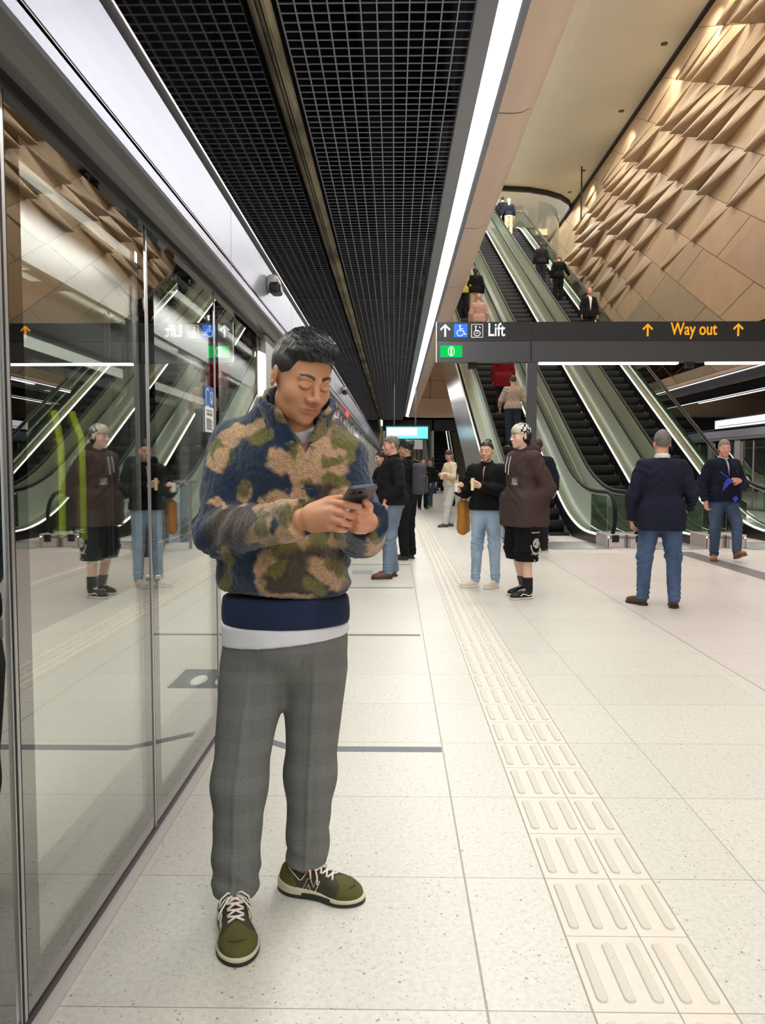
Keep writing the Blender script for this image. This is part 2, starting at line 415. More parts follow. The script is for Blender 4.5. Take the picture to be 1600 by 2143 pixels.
# ------------------------------------------------------------------ sweep of the bulkhead round the void
def void_path(d):
    "plan outline of the void, offset outwards by d"
    pts = []; X0, X1, Y1, R = 1.15, 9.5, 43.0, .9
    pts.append((X0-d, -3.0, (-1, 0)))
    for y in np.linspace(-1, Y1-R, 12): pts.append((X0-d, float(y), (-1, 0)))
    for a in np.linspace(0, PI/2, 9)[1:]:
        pts.append((X0+R-(R+d)*math.cos(a), Y1-R+(R+d)*math.sin(a), 0))
    for x in np.linspace(X0+R, X1-R, 8)[1:]: pts.append((float(x), Y1+d, 0))
    for a in np.linspace(0, PI/2, 9)[1:]:
        pts.append((X1-R+(R+d)*math.sin(a), Y1-R+(R+d)*math.cos(a), 0))
    for y in np.linspace(Y1-R, -3, 10)[1:]: pts.append((X1+d, float(y), 0))
    return [(p[0], p[1]) for p in pts]
def sweep(prof, name, m, smooth=True, closed=False):
    rows = [[(x, y, z) for (x, y) in void_path(d)] for d, z in prof]
    rows = [list(r) for r in zip(*rows)]
    o = MB().strip(rows, closed=closed).build(name, m, None, smooth)
    return o
o = sweep([(.66, 4.50), (.66, 4.17), (.53, 4.17), (.53, 4.24)], 'trim_1', M['trimgrey'], False); tag(o, kind='structure')
o = sweep([(.395, 4.24), (.395, 4.16), (.38, 4.15), (.345, 4.15)], 'trim_2', M['trimgrey'], False); tag(o, kind='structure')
ring = sweep([(.53, 4.175), (.395, 4.175)], 'strip_light', M['lit'], False)
tag(ring, 'long white light strip along the edge of the dark grid ceiling, running into the distance', 'strip light')
prof = [(.345, 4.17), (.22, 4.165), (.15, 4.175), (.09, 4.205), (.04, 4.26), (.01, 4.34), (0, 4.5), (0, 5.2)]
o = sweep(prof, 'trim_3', M['beige'], True); tag(o, kind='structure')
# seams of the beige edge panels: shadow gaps following its curved section
b = MB()
y = 6.18-2.9
while y < 42:
    pr = [(d+.002, z-.002) for d, z in prof]
    b.strip([[(1.15-d+(.0), y-.006, z) for d, z in pr], [(1.15-d, y+.006, z) for d, z in pr]])
    b.strip([[(9.5+d, y-.006, z) for d, z in pr], [(9.5+d, y+.006, z) for d, z in pr]]); y += 2.9
o = b.build('trim_4', M['seam']); tag(o, kind='structure')
# upright walls of the void
o = MB().box(.95, 1.149, -3, 43.2, 4.5, 15.4).build('wall_left', M['beige']); tag(o, kind='structure')
b = MB(); b.box(.95, 9.7, 43.02, 43.2, 4.5, 12.8, 0)
for x in np.arange(2.0, 9.5, 1.9): b.box(x-.006, x+.006, 43.0, 43.02, 4.5, 12.8, 1)
for z in (6.2, 7.9, 9.6, 11.3): b.box(1.15, 9.5, 43.0, 43.02, z-.006, z+.006, 1)
o = b.build('wall_end', [M['sand'], M['seam']]); tag(o, kind='structure')
# ------------------------------------------------------------------ gold panelled wall (right side of the void)
def gold_wall():
    X0 = 9.5; tan28 = .53; rowh = 1.65
    def base(y, c): return 1.93+c*rowh+tan28*y        # joint line c at distance y: the rows climb with the escalators
    seams = MB(); pan = MB(); tint = []
    tones = [C3(178, 155, 126), C3(170, 150, 124), C3(158, 144, 122), C3(172, 148, 126), C3(150, 140, 120)]
    W = .86
    for r in range(-14, 9):
        k = 0; y = -5.0+((r*37) % 10)*.09
        while y < 50:
            z0 = base(y, r); up = (z0+.8-4.2)/11.0
            if z0 > 15.6 or z0 < 2.2-rowh*1.2: y += W; k += 1; continue
            hsh = ((k*7919+r*104729) % 97)/97.; h2 = ((k*3571+r*7717) % 89)/89.
            amp = max(0., min(1., (up-.34)/.38))
            if hsh > .22+amp*.55 or y > 41.5: amp = 0
            amp *= max(0., min(1., (15.6-z0-rowh)/1.6+.25))
            A_ = .66*amp*(.55+.7*h2)
            rows = []; n0 = len(pan.v)
            for t in (0., .12, .28, .45, .62, .78, .90, .97, 1.):
                wid = .06+.94*t**.9; hh = A_*(1-t)**.85
                lf = (1-wid)*.62; row = []
                for f_, q in ((-1, 0.), (0, 0.), (.03, .80), (.22, .92), (.45, 1.), (.80, 1.), (.97, .92), (1., 0.), (2, 0.)):
                    s_ = 0. if f_ == -1 else (1. if f_ == 2 else lf+(wid-.002)*f_+.001)
                    yy = y+s_*W-2.14*t; zz = base(y+s_*W, r)+.516*t; zc = min(max(zz, 4.2), 15.30)
                    row.append((X0-hh*q if 4.2 < zz < 15.30 else X0, yy, zc))
                rows.append(row)
            if rows[-1][-1][2] > 4.2 and rows[0][0][2] < 15.30:
                pan.strip(rows, 0); tint += [tones[int(h2*1.99) if up > .34 else ((k//4)*5+r*3) % 5]]*(len(pan.v)-n0)
            y += W; k += 1
    for r in range(-14, 9):
        for y in np.arange(-5, 49, 1.0):
            z = base(y, r); z2 = base(y+1.0, r)
            if z2 < 4.3 or z > 15.2: continue
            z = max(z, 4.2); z2 = min(z2, 15.30)
            seams.add([(X0-.006, y, z-.012), (X0-.006, y+1.0, z2-.012), (X0-.006, y+1.0, z2+.012), (X0-.006, y, z+.012)], [(0, 1, 2, 3)])
        for y in np.arange(-5+(r % 3)*.3, 52, 3.44):
            ya, za = y, base(y, r); yb = y-2.14; zb = base(yb, r+1)
            if za < 4.3 or zb > 15.2 or zb < 4.3 or za > 15.2: continue
            seams.add([(X0-.005, ya, za-.008), (X0-.005, ya, za+.008), (X0-.005, yb, zb+.008), (X0-.005, yb, zb-.008)], [(0, 1, 2, 3)])
    w_ = pan.build('wall_right', M['gold'], None, False); tag(w_, kind='structure')
    ca = w_.data.color_attributes.new('col', 'FLOAT_COLOR', 'POINT'); tt = np.array(tint); ca.data.foreach_set('color', np.concatenate([tt, np.ones((len(tt), 1))], 1).astype(F32).ravel())
    seams.build('panel_seam', M['seam'], w_)
    MB().box(9.53, 9.75, -3, 50, 4.2, 15.4).build('wall_backing', M['gold2'], w_)
    return w_
gold_wall()
# ------------------------------------------------------------------ hall ceiling with its rounded far edge
def ceiling_edge():
    pts = [(1.15, 38.7), (4.0, 38.8), (5.5, 38.95), (6.7, 39.15), (7.7, 39.6), (8.5, 40.2), (9.1, 41.0), (9.45, 42.0), (9.5, 43.6)]
    return pts
ed = ceiling_edge(); Zc = 15.3
poly = [(1.0, -3), (9.62, -3), (9.62, 43.6)]+[(x, y) for x, y in reversed(ed)]+[(1.0, 38.7)]
b = MB().prism(poly, fn_z, Zc, Zc+.25)
o = b.build('ceiling', M['hallceil']); tag(o, kind='structure')
b = MB()
for x in (2.2, 4.0, 5.83, 7.6): b.box(x-.012, x+.012, -3, 38.5, Zc-.004, Zc, 0)
for y in np.arange(-2, 38.6, 1.35): b.box(1.15, 9.45, y-.008, y+.008, Zc-.004, Zc, 0)
o2 = b.build('ceiling_seam', mat('pale_seam', srgb(214, 200, 172), .5), o)
b = MB(); rows = [[(x, y+dy, z) for (dy, z) in ((-.12, Zc-.002), (-.05, Zc-.16), (.12, Zc-.2), (.2, Zc+.2))] for x, y in ed]
b.strip(rows); o = b.build('trim_5', M['black'], None, True); tag(o, kind='structure')
o = MB().box(9.38, 9.5, -3, 49, Zc-.10, Zc-.002).build('trim_6', M['black']); tag(o, kind='structure')
dl0 = None
for i, (px, py) in enumerate(((1367, 127), (1282, 258), (1208, 375), (1178, 418))):
    Y = 13.9*1600/(977-py); x = 8.86
    if dl0 is None:
        dl0 = empty('ceiling_downlight', (x, Y, Zc), 0, None, 'downlight', 'downlights in the pale hall ceiling')
        MB().tube([(0, 0, -.015), (0, 0, .0)], .11, 16).build('bezel', M['black'], dl0)
        MB().tube([(0, 0, -.018), (0, 0, -.0151)], .075, 16).build('lens', M['glossblack'], dl0); dl = dl0
    else: dl = dup(dl0, (x, Y, Zc))
    dl['label'] = ['round black downlight in the pale ceiling, nearest and highest in view beside the gold wall',
                   'round black downlight in the pale ceiling, second along the row from the top',
                   'round downlight in the pale ceiling just above the thin hanging rod',
                   'small round downlight closest to the curved dark ceiling edge'][i]
p = at(1206, 375, 37.5)
o = MB().tube([(p.x, 36.5, Zc), (p.x, 36.5, 12.9)], .035, 8).build('hanging_rod', M['dark']); tag(o, 'thin dark rod hanging from the pale hall ceiling beside the gold wall', 'rod')
# ------------------------------------------------------------------ upper hall beyond the escalators
b = MB().box(.9, 7.45, 38.2, 46.9, 12.7, 13.0); b.box(.9, 12, 46.9, 60, 12.7, 13.0)
o = b.build('floor', M['sand']); tag(o, kind='structure')
o = MB().box(.9, 12, 43.6, 60, 17.8, 18).build('ceiling', M['hallceil']); tag(o, kind='structure')
b = MB(); b.box(.9, 12, 56, 56.2, 13, 18, 0)
b2 = MB()
for i, x in enumerate(np.arange(3.0, 8.0, 1.25)):
    b2.add([(x, 50, 13), (x+1.25, 50.4, 13), (x+1.9, 50.4, 18), (x+.65, 50, 18), (x+.75, 49.3, 13), (x+1.4, 49.3, 18)], [(0, 4, 5, 3), (4, 1, 2, 5)])
o = b.build('wall_back', M['sand']); tag(o, kind='structure')
o = b2.build('wall_upper', mat('pale_fin_panel', srgb(196, 190, 172), .35, .2)); tag(o, kind='structure')
o = MB().box(5.55, 6.1, 45.8, 46.3, 13, 17.8).build('column', M['glossblack']); tag(o, kind='structure')
o = MB().box(4.2, 6.4, 47.9, 48.0, 15.6, 15.95).box(4.4, 4.44, 47.93, 47.97, 15.95, 17.8).box(6.1, 6.14, 47.93, 47.97, 15.95, 17.8).build('light_box', M['lit2']); tag(o, 'bright horizontal light box at the top of the escalators', 'light box')
# curved glass guard round the opening of the upper floor
rows = []
for a in np.linspace(0, PI/2, 12):
    x = 7.4+2.0*math.sin(a); y = 46.8-6.5*math.cos(a)
    rows.append([(x, y, 12.9), (x, y, 15.0)])
o = MB().strip(rows).build('glass_guard', M['cglass'], None, True); tag(o, 'curved clear glass screen beside the top of the escalators', 'glass screen')
# ------------------------------------------------------------------ end of the platform
b = MB(); b.box(-1.6, 12, 62, 62.3, 0, 4.7, 0)
for x in np.arange(-1.4, 3, .35): b.box(x, x+.04, 61.9, 62, 0, 4.7, 1)
o = b.build('wall_far', [mat('warm_pale_cladding', srgb(196, 178, 150), .45), M['seam']]); tag(o, kind='structure')
o = MB().box(2.36, 3.0, 55, 55.6, 0, 4.6).build('column', M['glossblack']); tag(o, kind='structure')
o = MB().box(-.7, 9.6, 46.0, 46.4, 3.55, 4.62).build('trim_7', M['dark']); tag(o, kind='structure')
o = MB().box(-.71, 11, 46, 80, 4.2, 4.62).build('ceiling', M['black']); tag(o, kind='structure')
o = MB().box(2.25, 2.36, 46, 61.9, 0, 4.2).build('wall_side', M['pillar']); tag(o, kind='structure')
# ================================================================== platform screens (glass wall before the trains)
def screen_side(sx, ox, near):
    "sx=+1: screens at x<0 seen on the left; the far side mirrors them about the middle of the station"
    T = (lambda x: x) if near else (lambda x: ox-x)
    def bx(b, x0, x1, y0, y1, z0, z1, mi=0):
        a, c = sorted((T(x0), T(x1))); b.box(a, c, y0, y1, z0, z1, mi)
    Y0, Y1 = -2.0, 46.0
    side = 'left' if near else 'right'
    # header beam, fascia
    prof = [(-.95, 2.31), (-.90, 2.305), (-.865, 2.312), (-.835, 2.33), (-.812, 2.352), (-.80, 2.385), (-.80, 2.40), (-.95, 2.40)]
    b = MB().prism([(T(x), z) for x, z in prof], fn_y, Y0, Y1); o = b.build('trim_header', M['bulge'], None, False); tag(o, kind='structure')
    b = MB(); bx(b, -.95, -.915, Y0, Y1, 2.20, 2.31); o = b.build('trim_rail', M['dark']); tag(o, kind='structure')
    b = MB(); bx(b, -.93, -.895, Y0, Y1, 2.262, 2.305); o = b.build('trim_rail', M['glossblack']); tag(o, kind='structure')
    # fascia panels 2.2 m long
    y = 3.80-2.2*3; b = MB()
    while y < 45:
        bx(b, -.84, -.80, y+.004, y+2.196, 2.405, 2.66); bx(b, -.84, -.80, y+.004, y+2.196, 2.35, 2.396); y += 2.2
    o = b.build('trim_fascia', M['fascia']); tag(o, kind='structure')
    b = MB(); bx(b, -.95, -.835, Y0, Y1, 2.35, 2.72); o = b.build('trim_core', M['black']); tag(o, kind='structure')
    b = MB(); bx(b, -.84, -.80, Y0, Y1, 2.715, 2.728); o = b.build('trim_line', M['alu']); tag(o, kind='structure')
    # tall black glossy glass above
    y = 3.60-2.2*3; k = 0
    while y < 45:
        b = MB(); bx(b, -.84, -.82, y+.004, y+2.196, 2.73, 4.2)
        o = b.build('wall_%s' % side, M['glossblack']); tag(o, kind='structure'); y += 2.2
    b = MB(); bx(b, -.88, -.84, Y0, Y1, 2.7, 4.62); o = b.build('wall_%s' % side, M['black']); tag(o, kind='structure')
    b = MB(); bx(b, -.815, -.725, Y0, Y1, 4.215, 4.30); bx(b, -.79, -.78, Y0, Y1, 4.20, 4.215)
    o = b.build('trim_beam', mat('dusty_beam', srgb(172, 162, 136), .7, noise=(3.5, .75, 6, (1.5, .3, 1)))); tag(o, kind='structure')
    # threshold
    b = MB(); bx(b, -.925, -.868, Y0, Y1, 0, .012, 0); bx(b, -.925, -.905, Y0, Y1, .012, .03, 1)
    o = b.build('trim_threshold', [mat('pink_grey_threshold', srgb(206, 198, 194), .4, .3), M['dark']]); tag(o, kind='structure')
    # glass leaves
    def leaf(y0, y1, label, group=None, pillar=False):
        t = empty('glass_screen', (T(-.914), y0, 0), 0, label, 'glass screen', group); W = y1-y0
        fx = .085; fz = .145
        def b2(z0, z1, a, c, m, n, d=.006):
            MB().box(-d, d, a, c, z0, z1).build(n, m, t)
        b2(fz, 2.20, fx, W-fx, M['glass'], 'pane', .004)
        b = MB(); b.box(-.004, .004, .012, fx, .03, 2.262); b.box(-.004, .004, W-fx, W-.012, .03, 2.262); b.box(-.004, .004, fx, W-fx, .03, fz); b.box(-.004, .004, fx, W-fx, 2.20, 2.262)
        b.build('black_border', M['frit'], t)
        b = MB(); b.box(-.007, .007, -.008, .006, .03, 2.262); b.build('edge_rail', M['alu'], t)
        b = MB(); b.box(-.006, .006, .006, .013, .03, 2.262); b.build('seal', M['black'], t)
        return t
    if near:
        cuts = [-1.2, .78, 1.80, 2.83, 3.89, 5.15]
        names = ['glass screen beside the camera at the far left edge, before the first metal rail', 'narrow glass screen just left of the slim black post at the left picture edge',
                 'tall glass screen that mirrors the escalators and the amber arrow, left of the thin rail', 'tall glass screen that mirrors the Lift sign, left of the standing man',
                 'glass screen directly behind the shoulder of the man in the camouflage fleece']
        for i in range(5): leaf(cuts[i], cuts[i+1]-(.032 if i == 1 else .010), names[i])
        # wide black post between two leaves
        b = MB(); b.box(-.920, -.908, 1.776, 1.790, .03, 2.262, 0); b.box(-.922, -.905, 1.770, 1.776, .03, 2.262, 1)
        o = b.build('door_post', [M['black'], M['alu']]); tag(o, 'slim black post with bright metal edges between the two left glass screens', 'post')
        ys = 5.25
    else: ys = 6.0
    # repeating modules farther along: grey pillar, black gap, narrow lit pane
    y = ys; k = 0; first = None
    while y < 44.5:
        if first is None:
            t = empty('screen_module', (T(-.914), y, 0), 0, 'glass screen module with pale grey pillar, repeating along the %s' % ('left side beyond the man' if near else 'opposite platform'), 'glass screen', 'screen modules repeating along the %s row' % side)
            s = 1 if near else -1
            def q(x0, x1, y0, y1, z0, z1, n, m):
                a, c = sorted((x0*s, x1*s)); MB().box(a, c, y0, y1, z0, z1).build(n, m, t)
            q(-.03, .035, .02, .42, .03, 2.30, 'pillar', M['pillar'])
            q(-.02, .01, .42, .50, .03, 2.30, 'seal', M['black'])
            q(-.004, .004, .50, 1.28, .03, 2.26, 'pane', M['glass'])
            q(-.02, .02, 1.28, 1.31, .03, 2.26, 'edge_rail', M['alu'])
            q(-.004, .004, 1.31, 2.1, .03, 2.26, 'pane', M['glass'])
            q(-.02, .02, 2.1, 2.13, .03, 2.26, 'edge_rail', M['alu'])
            first = t
        else: t = dup(first, (T(-.914), y, 0))
        y += 2.2; k += 1
    # train standing behind
    tr = empty('train', (0, 0, 0), 0, 'pale train with yellow grab poles standing behind the %s glass screens' % ('left' if near else 'far right'), 'train')
    TW = mat('train_white', srgb(214, 216, 206), .7, .0, .2); TG = mat('train_grey', srgb(74, 76, 78), .5); TI = mat('train_interior', srgb(58, 64, 64), .6)
    b = MB(); b2 = MB(); b3 = MB(); b4 = MB(); b5 = MB()
    y = -1.13; per = 3.1
    bx(b2, -1.20, -1.17, -2.0, 46, -.3, .02)
    while y < 44:
        bx(b, -1.20, -1.17, y+.10, y+1.45, .10, .86); bx(b2, -1.21, -1.165, y+.02, y+.10, 1.02, 2.2); bx(b5, -1.21, -1.165, y+1.45, y+1.62, 1.0, 2.2)
        bx(b, -1.20, -1.17, y+1.62, y+per+.02, .10, .86); bx(b2, -1.20, -1.17, y, y+per, .86, 1.02); bx(b2, -1.20, -1.17, y, y+per, .0, .10); bx(b3, -1.19, -1.18, y+.10, y+1.45, 1.02, 2.05); bx(b3, -1.19, -1.18, y+1.62, y+per, 1.02, 2.05)
        bx(b2, -1.22, -1.17, y, y+per, 2.05, 2.5); y += per
    b.build('door_panel', TW, tr); b2.build('door_frame', TG, tr); b5.build('door_pillar', M['black'], tr); b3.build('window', glassmat('train_glass', (.90, .94, .92), .03), tr)
    b = MB(); bx(b, -3.9, -3.85, -2, 46, 0, 2.4); bx(b, -3.9, -1.2, -2, 46, -.05, 0); bx(b, -3.9, -1.2, -2, 46, 2.4, 2.45)
    b.build('interior', TI, tr)
    if near:
        YE = mat('yellow_pole', srgb(206, 214, 48), .4)
        for Yp, pp in ((3.45, ((112, 860), (120, 888), (127, 930), (130, 1000), (131, 1125))), (3.62, ((150, 862), (158, 886), (170, 915), (173, 980), (174, 1040), (176, 1130)))):
            b = MB(); b.tube([at(x, y, Yp) for x, y in pp], .016, 8); b.build('grab_pole', YE, tr)
        b = MB(); b.box(-2.7, -2.2, 4.2, 4.9, .0, .5); b.box(-2.7, -2.6, 4.2, 4.9, .5, 1.1); b.build('seat', mat('seat_moquette', srgb(60, 130, 120), .8), tr)
        b = MB(); bx(b, -2.9, -2.8, -2, 12, 2.34, 2.40); b.build('ceiling_light', emis('train_light', (1, .97, .9), 1.2), tr)
screen_side(1, 0, True)
screen_side(-1, 10.65, False)
# outer shell behind the screens
o = MB().box(-4.6, -4.5, -4, 80, -1, 4.7).build('wall_left', M['black']); tag(o, kind='structure')
o = MB().box(15.1, 15.2, -4, 80, -1, 4.7).build('wall_right', M['black']); tag(o, kind='structure')
o = MB().box(-4.6, -.88, -4, 80, 2.75, 2.8).box(11.53, 15.2, -4, 80, 2.75, 2.8).build('ceiling', M['black']); tag(o, kind='structure')
# cameras on the fascia
for i, (Yc, lb) in enumerate(((4.9, 'grey dome camera on the white fascia above the head of the man, nearer of two'), (11.6, 'small grey camera on the white fascia farther along, beyond the man'))):
    t = empty('security_camera', (-.80, Yc, 2.54), 0, lb, 'camera')
    f = lambda P: smax(ell(P, (.02, 0, .0), (.055, .10, .06)), -P[:, 0]-.001, .004)
    sdf_obj('housing', lambda P: rbox(P, (.035, 0, .01), (.04, .085, .05), .03), (-.02, -.12, -.08), (.1, .12, .09), .008, M['pillar'], t)
    sdf_obj('lens_hood', lambda P: rbox(P, (.055, -.03, -.025), (.036, .07, .034), .02), (-.01, -.13, -.09), (.12, .09, .04), .008, M['dark'], t)
# stickers on the glass
def sticker(Y0, Y1, z0, z1):
    t = empty('notice_sticker', (-.906, Y0, z0), 0, 'white and blue notice sticker on the glass screen left of the man', 'sticker'); H = z1-z0; W = Y1-Y0
    MB().box(0, .002, 0, W, 0, H*.55).build('text_field', M['white'], t)
    MB().box(0, .002, 0, W, H*.55, H).build('picture_field', mat('sticker_blue', srgb(52, 96, 176), .5), t)
    b = MB(); fy = lambda u, v, s: (s, u, v)
    for r in range(9): b.box(.002, .003, .02, W-.02-(r % 3)*.02, H*.05+r*H*.028, H*.05+r*H*.028+.004)
    b.box(.002, .003, .03, W-.03, H*.36, H*.42); b.box(.002, .003, .02, W-.03, H*.45, H*.48)
    b.build('print', M['trimgrey'], t)
    b = MB(); c1 = [(W*.28+.035*math.cos(a), H*.74+.045*math.sin(a)) for a in np.linspace(.9, 5.4, 12)]
    b.stroke(c1, .006, fy, .002, .003); b.stroke([(W*.62, H*.66), (W*.62, H*.88), (W*.85, H*.88), (W*.85, H*.66), (W*.62, H*.66)], .006, fy, .002, .003)
    b.stroke([(W*.7, H*.62), (W*.74, H*.74), (W*.78, H*.62)], .006, fy, .002, .003)
    b.build('pictogram', M['white'], t)
Yst = .914*1600/(825-426); sticker(Yst, .914*1600/(825-443.5), 1.4+(977-903)/1600*Yst, 1.4+(977-806)/1600*Yst)
for o in list(bpy.data.objects):
    if o.get('label', '').startswith('tall glass screen that mirrors the Lift'):
        MB().tube([(.012, .03, .98), (.030, .03, .98)], .012, 12).build('lock', M['alu'], o)
# red emergency light
b = MB().add([(-.79, 12.5, 2.22), (-.79, 12.9, 2.22), (-.79, 12.7, 2.36)], [(0, 1, 2)]); b.box(-.80, -.76, 12.55, 12.85, 2.24, 2.30)
o = b.build('door_lamp', emis('red_lamp', (1, .05, .05), 2.0)); tag(o, 'small red lamp under the screen header right of the man', 'lamp')
# ------------------------------------------------------------------ markings on the floor
GT = mat('grey_floor_tape', srgb(112, 116, 122), .55)
for i, (Y, x0, x1, lb) in enumerate(((3.72, -.50, .235, 'grey queue line across the floor behind the ankles of the man'), (6.30, -.80, .215, 'grey queue line across the floor level with the knees of the man'),
                        (8.80, -.80, .22, 'grey queue line on the floor in front of the bald man'), (10.9, -.80, .24, 'thin grey queue line on the floor beside the bald man'), (13.3, -.80, .24, 'thin grey queue line on the floor beyond the bald man'))):
    w_ = .034 if i == 0 else .03
    b = MB().box(x0, x1, Y-w_, Y+w_, 0, .0012)
    if i == 0: b.add([(x0, Y-w_, .0012), (x0, Y+w_, .0012), (x0-.27, Y+.20+w_, .0012), (x0-.27, Y+.20-w_, .0012)], [(0, 1, 2, 3)])
    o = b.build('floor_marking', GT); tag(o, lb, 'floor marking')
t = empty('floor_sticker', (-.60, 4.95, 0), 0, 'dark grey floor sticker with white footprints, mirrored in the glass by the man', 'floor sticker')
MB().box(-.26, .22, -.2, .25, 0, .0012).build('backing', GT, t)
b = MB()
for dx in (-.1, .06): b.prism([(dx+.05*math.cos(a), -.02+.12*math.sin(a)) for a in np.linspace(0, 2*PI, 14)[:-1]], fn_z, .0012, .002)
b.build('footprint', M['white'], t)
p = at(755, 1197, 10)
t = empty('floor_sticker', (-.42, 10.1, 0), 0, 'pale grey square floor sticker behind the jacket sleeve of the man', 'floor sticker')
MB().box(-.14, .13, -.2, .2, 0, .0012).build('backing', mat('pale_sticker', srgb(172, 174, 178), .5), t)
# tactile paving
def tactile(x0, x1, ya, yb):
    b = MB(); n = 5; pit = (x1-x0)/n; wd = pit*.46; y = ya
    b.box(x0, x1, ya, yb, -.001, .0006, 1)
    while y < yb-.1:
        for i in range(n):
            cx = x0+pit*(i+.5); L0, L1 = y+.03, y+.29; r = wd/2
            if y < 16:
                out = [(cx+r*math.cos(a), L0+r*.9*math.sin(a)+r) for a in np.linspace(PI, 2*PI, 6)]+[(cx+r*math.cos(a), L1+r*.9*math.sin(a)-r) for a in np.linspace(0, PI, 6)]
                ino = [(cx+(u-cx)*.76, v+(.004 if v < (L0+L1)/2 else -.004)) for u, v in out]
                n_ = len(out); b.add([(u, v, 0.0) for u, v in out]+[(u, v, .0055) for u, v in ino], [tuple(range(n_, 2*n_))]+[(j, (j+1) % n_, n_+(j+1) % n_, n_+j) for j in range(n_)], 0)
            else: b.box(cx-r, cx+r, L0, L1, 0, .005, 0)
        b.box(x0, x1, y-.0015, y+.0015, .0006, .0011, 2) if int(round((y-ya)/.32)) % 2 == 0 else b.box(x0, x1, y-.0008, y+.0008, .0006, .0011, 2)
        y += .32
    for x, wdt in ((x0, .0025), (x0+pit*3.02, .002), (x1, .0025)): b.box(x-wdt, x+wdt, ya, yb, .0006, .0012, 2)
    o = b.build('tactile_paving', [mat('tactile_bar', srgb(212, 205, 193), .55, noise=(160, .07, 3), bump=(260, .3, .001)), mat('tactile_base', srgb(222, 215, 203), .45, noise=(40, .03, 3)), mat('tactile_joint', srgb(168, 160, 150), .7)])
    return o
o = tactile(.512, .876, 2.534-.64*5, 34); tag(o, 'cream tactile guiding strip with raised bars running down the platform', 'tactile paving')
b = MB()
for i, x in enumerate(np.arange(2.55, 3.75, .075)): b.add([(x, 12.35, .002), (x+.035, 12.35, .002), (x-.03, 12.85, .002), (x-.065, 12.85, .002), (x, 12.35, .007), (x+.035, 12.35, .007), (x-.03, 12.85, .007), (x-.065, 12.85, .007)], [(4, 5, 6, 7), (0, 1, 5, 4), (1, 2, 6, 5), (2, 3, 7, 6), (3, 0, 4, 7)])
b.box(2.45, 3.75, 12.3, 12.9, 0, .0015, 1)
o = b.build('tactile_paving', [M['white'], M['floor']]); tag(o, 'pale warning tactile strip on the floor before the nearest escalator', 'tactile paving')
b = MB().box(4.58, 4.90, 4.0, 12.6, 0, .0025, 0)
for i in range(1, 4): b.box(4.58+i*.08-.004, 4.58+i*.08+.004, 4.0, 12.6, .0025, .004, 1)
o = b.build('floor_grating', [mat('grey_grating', srgb(128, 124, 124), .5, .2), M['trimgrey']]); tag(o, 'long dark grey grating set in the floor, right of the man in the navy blazer', 'grating')
# ================================================================== escalators
ESC_YAW = .046; RISE = 13.0; TAN = math.tan(PI/6); YI = 2.3       # local: +y uphill, incline starts at y=YI
def esc_curve(zoff, smooth=1.2):
    "section line of the escalator: flat, curve, incline, flat; returns [(y,z)]"
    L = RISE/TAN; pts = [(0, zoff)]
    for t in np.linspace(-1, 1, 9): pts.append((YI+t*smooth, zoff+TAN*max(0, (t+1)**2/4*smooth)))
    pts += [(YI+L*.35, zoff+TAN*L*.35), (YI+L*.7, zoff+TAN*L*.7)]
    for t in np.linspace(-1, 1, 9): pts.append((YI+L+t*smooth, zoff+RISE-TAN*max(0, (1-t)**2/4*smooth)))
    pts.append((YI+L+2.2, zoff+RISE)); return pts
M['escstep'] = mat('escalator_step', srgb(26, 28, 28), .45, .4)
M['riser'] = mat('escalator_riser', srgb(13, 15, 15), .5, .3)
M['bglass2'] = glassmat('newel_glass', (.74, .82, .76), .12)
M['deck'] = mat('escalator_deck', srgb(150, 140, 128), .22, .85)
M['greenclad'] = mat('green_grey_cladding', srgb(172, 178, 160), .18, .55, noise=(1.6, .06, 3, (1, .2, 3)))
STEP_ME = None
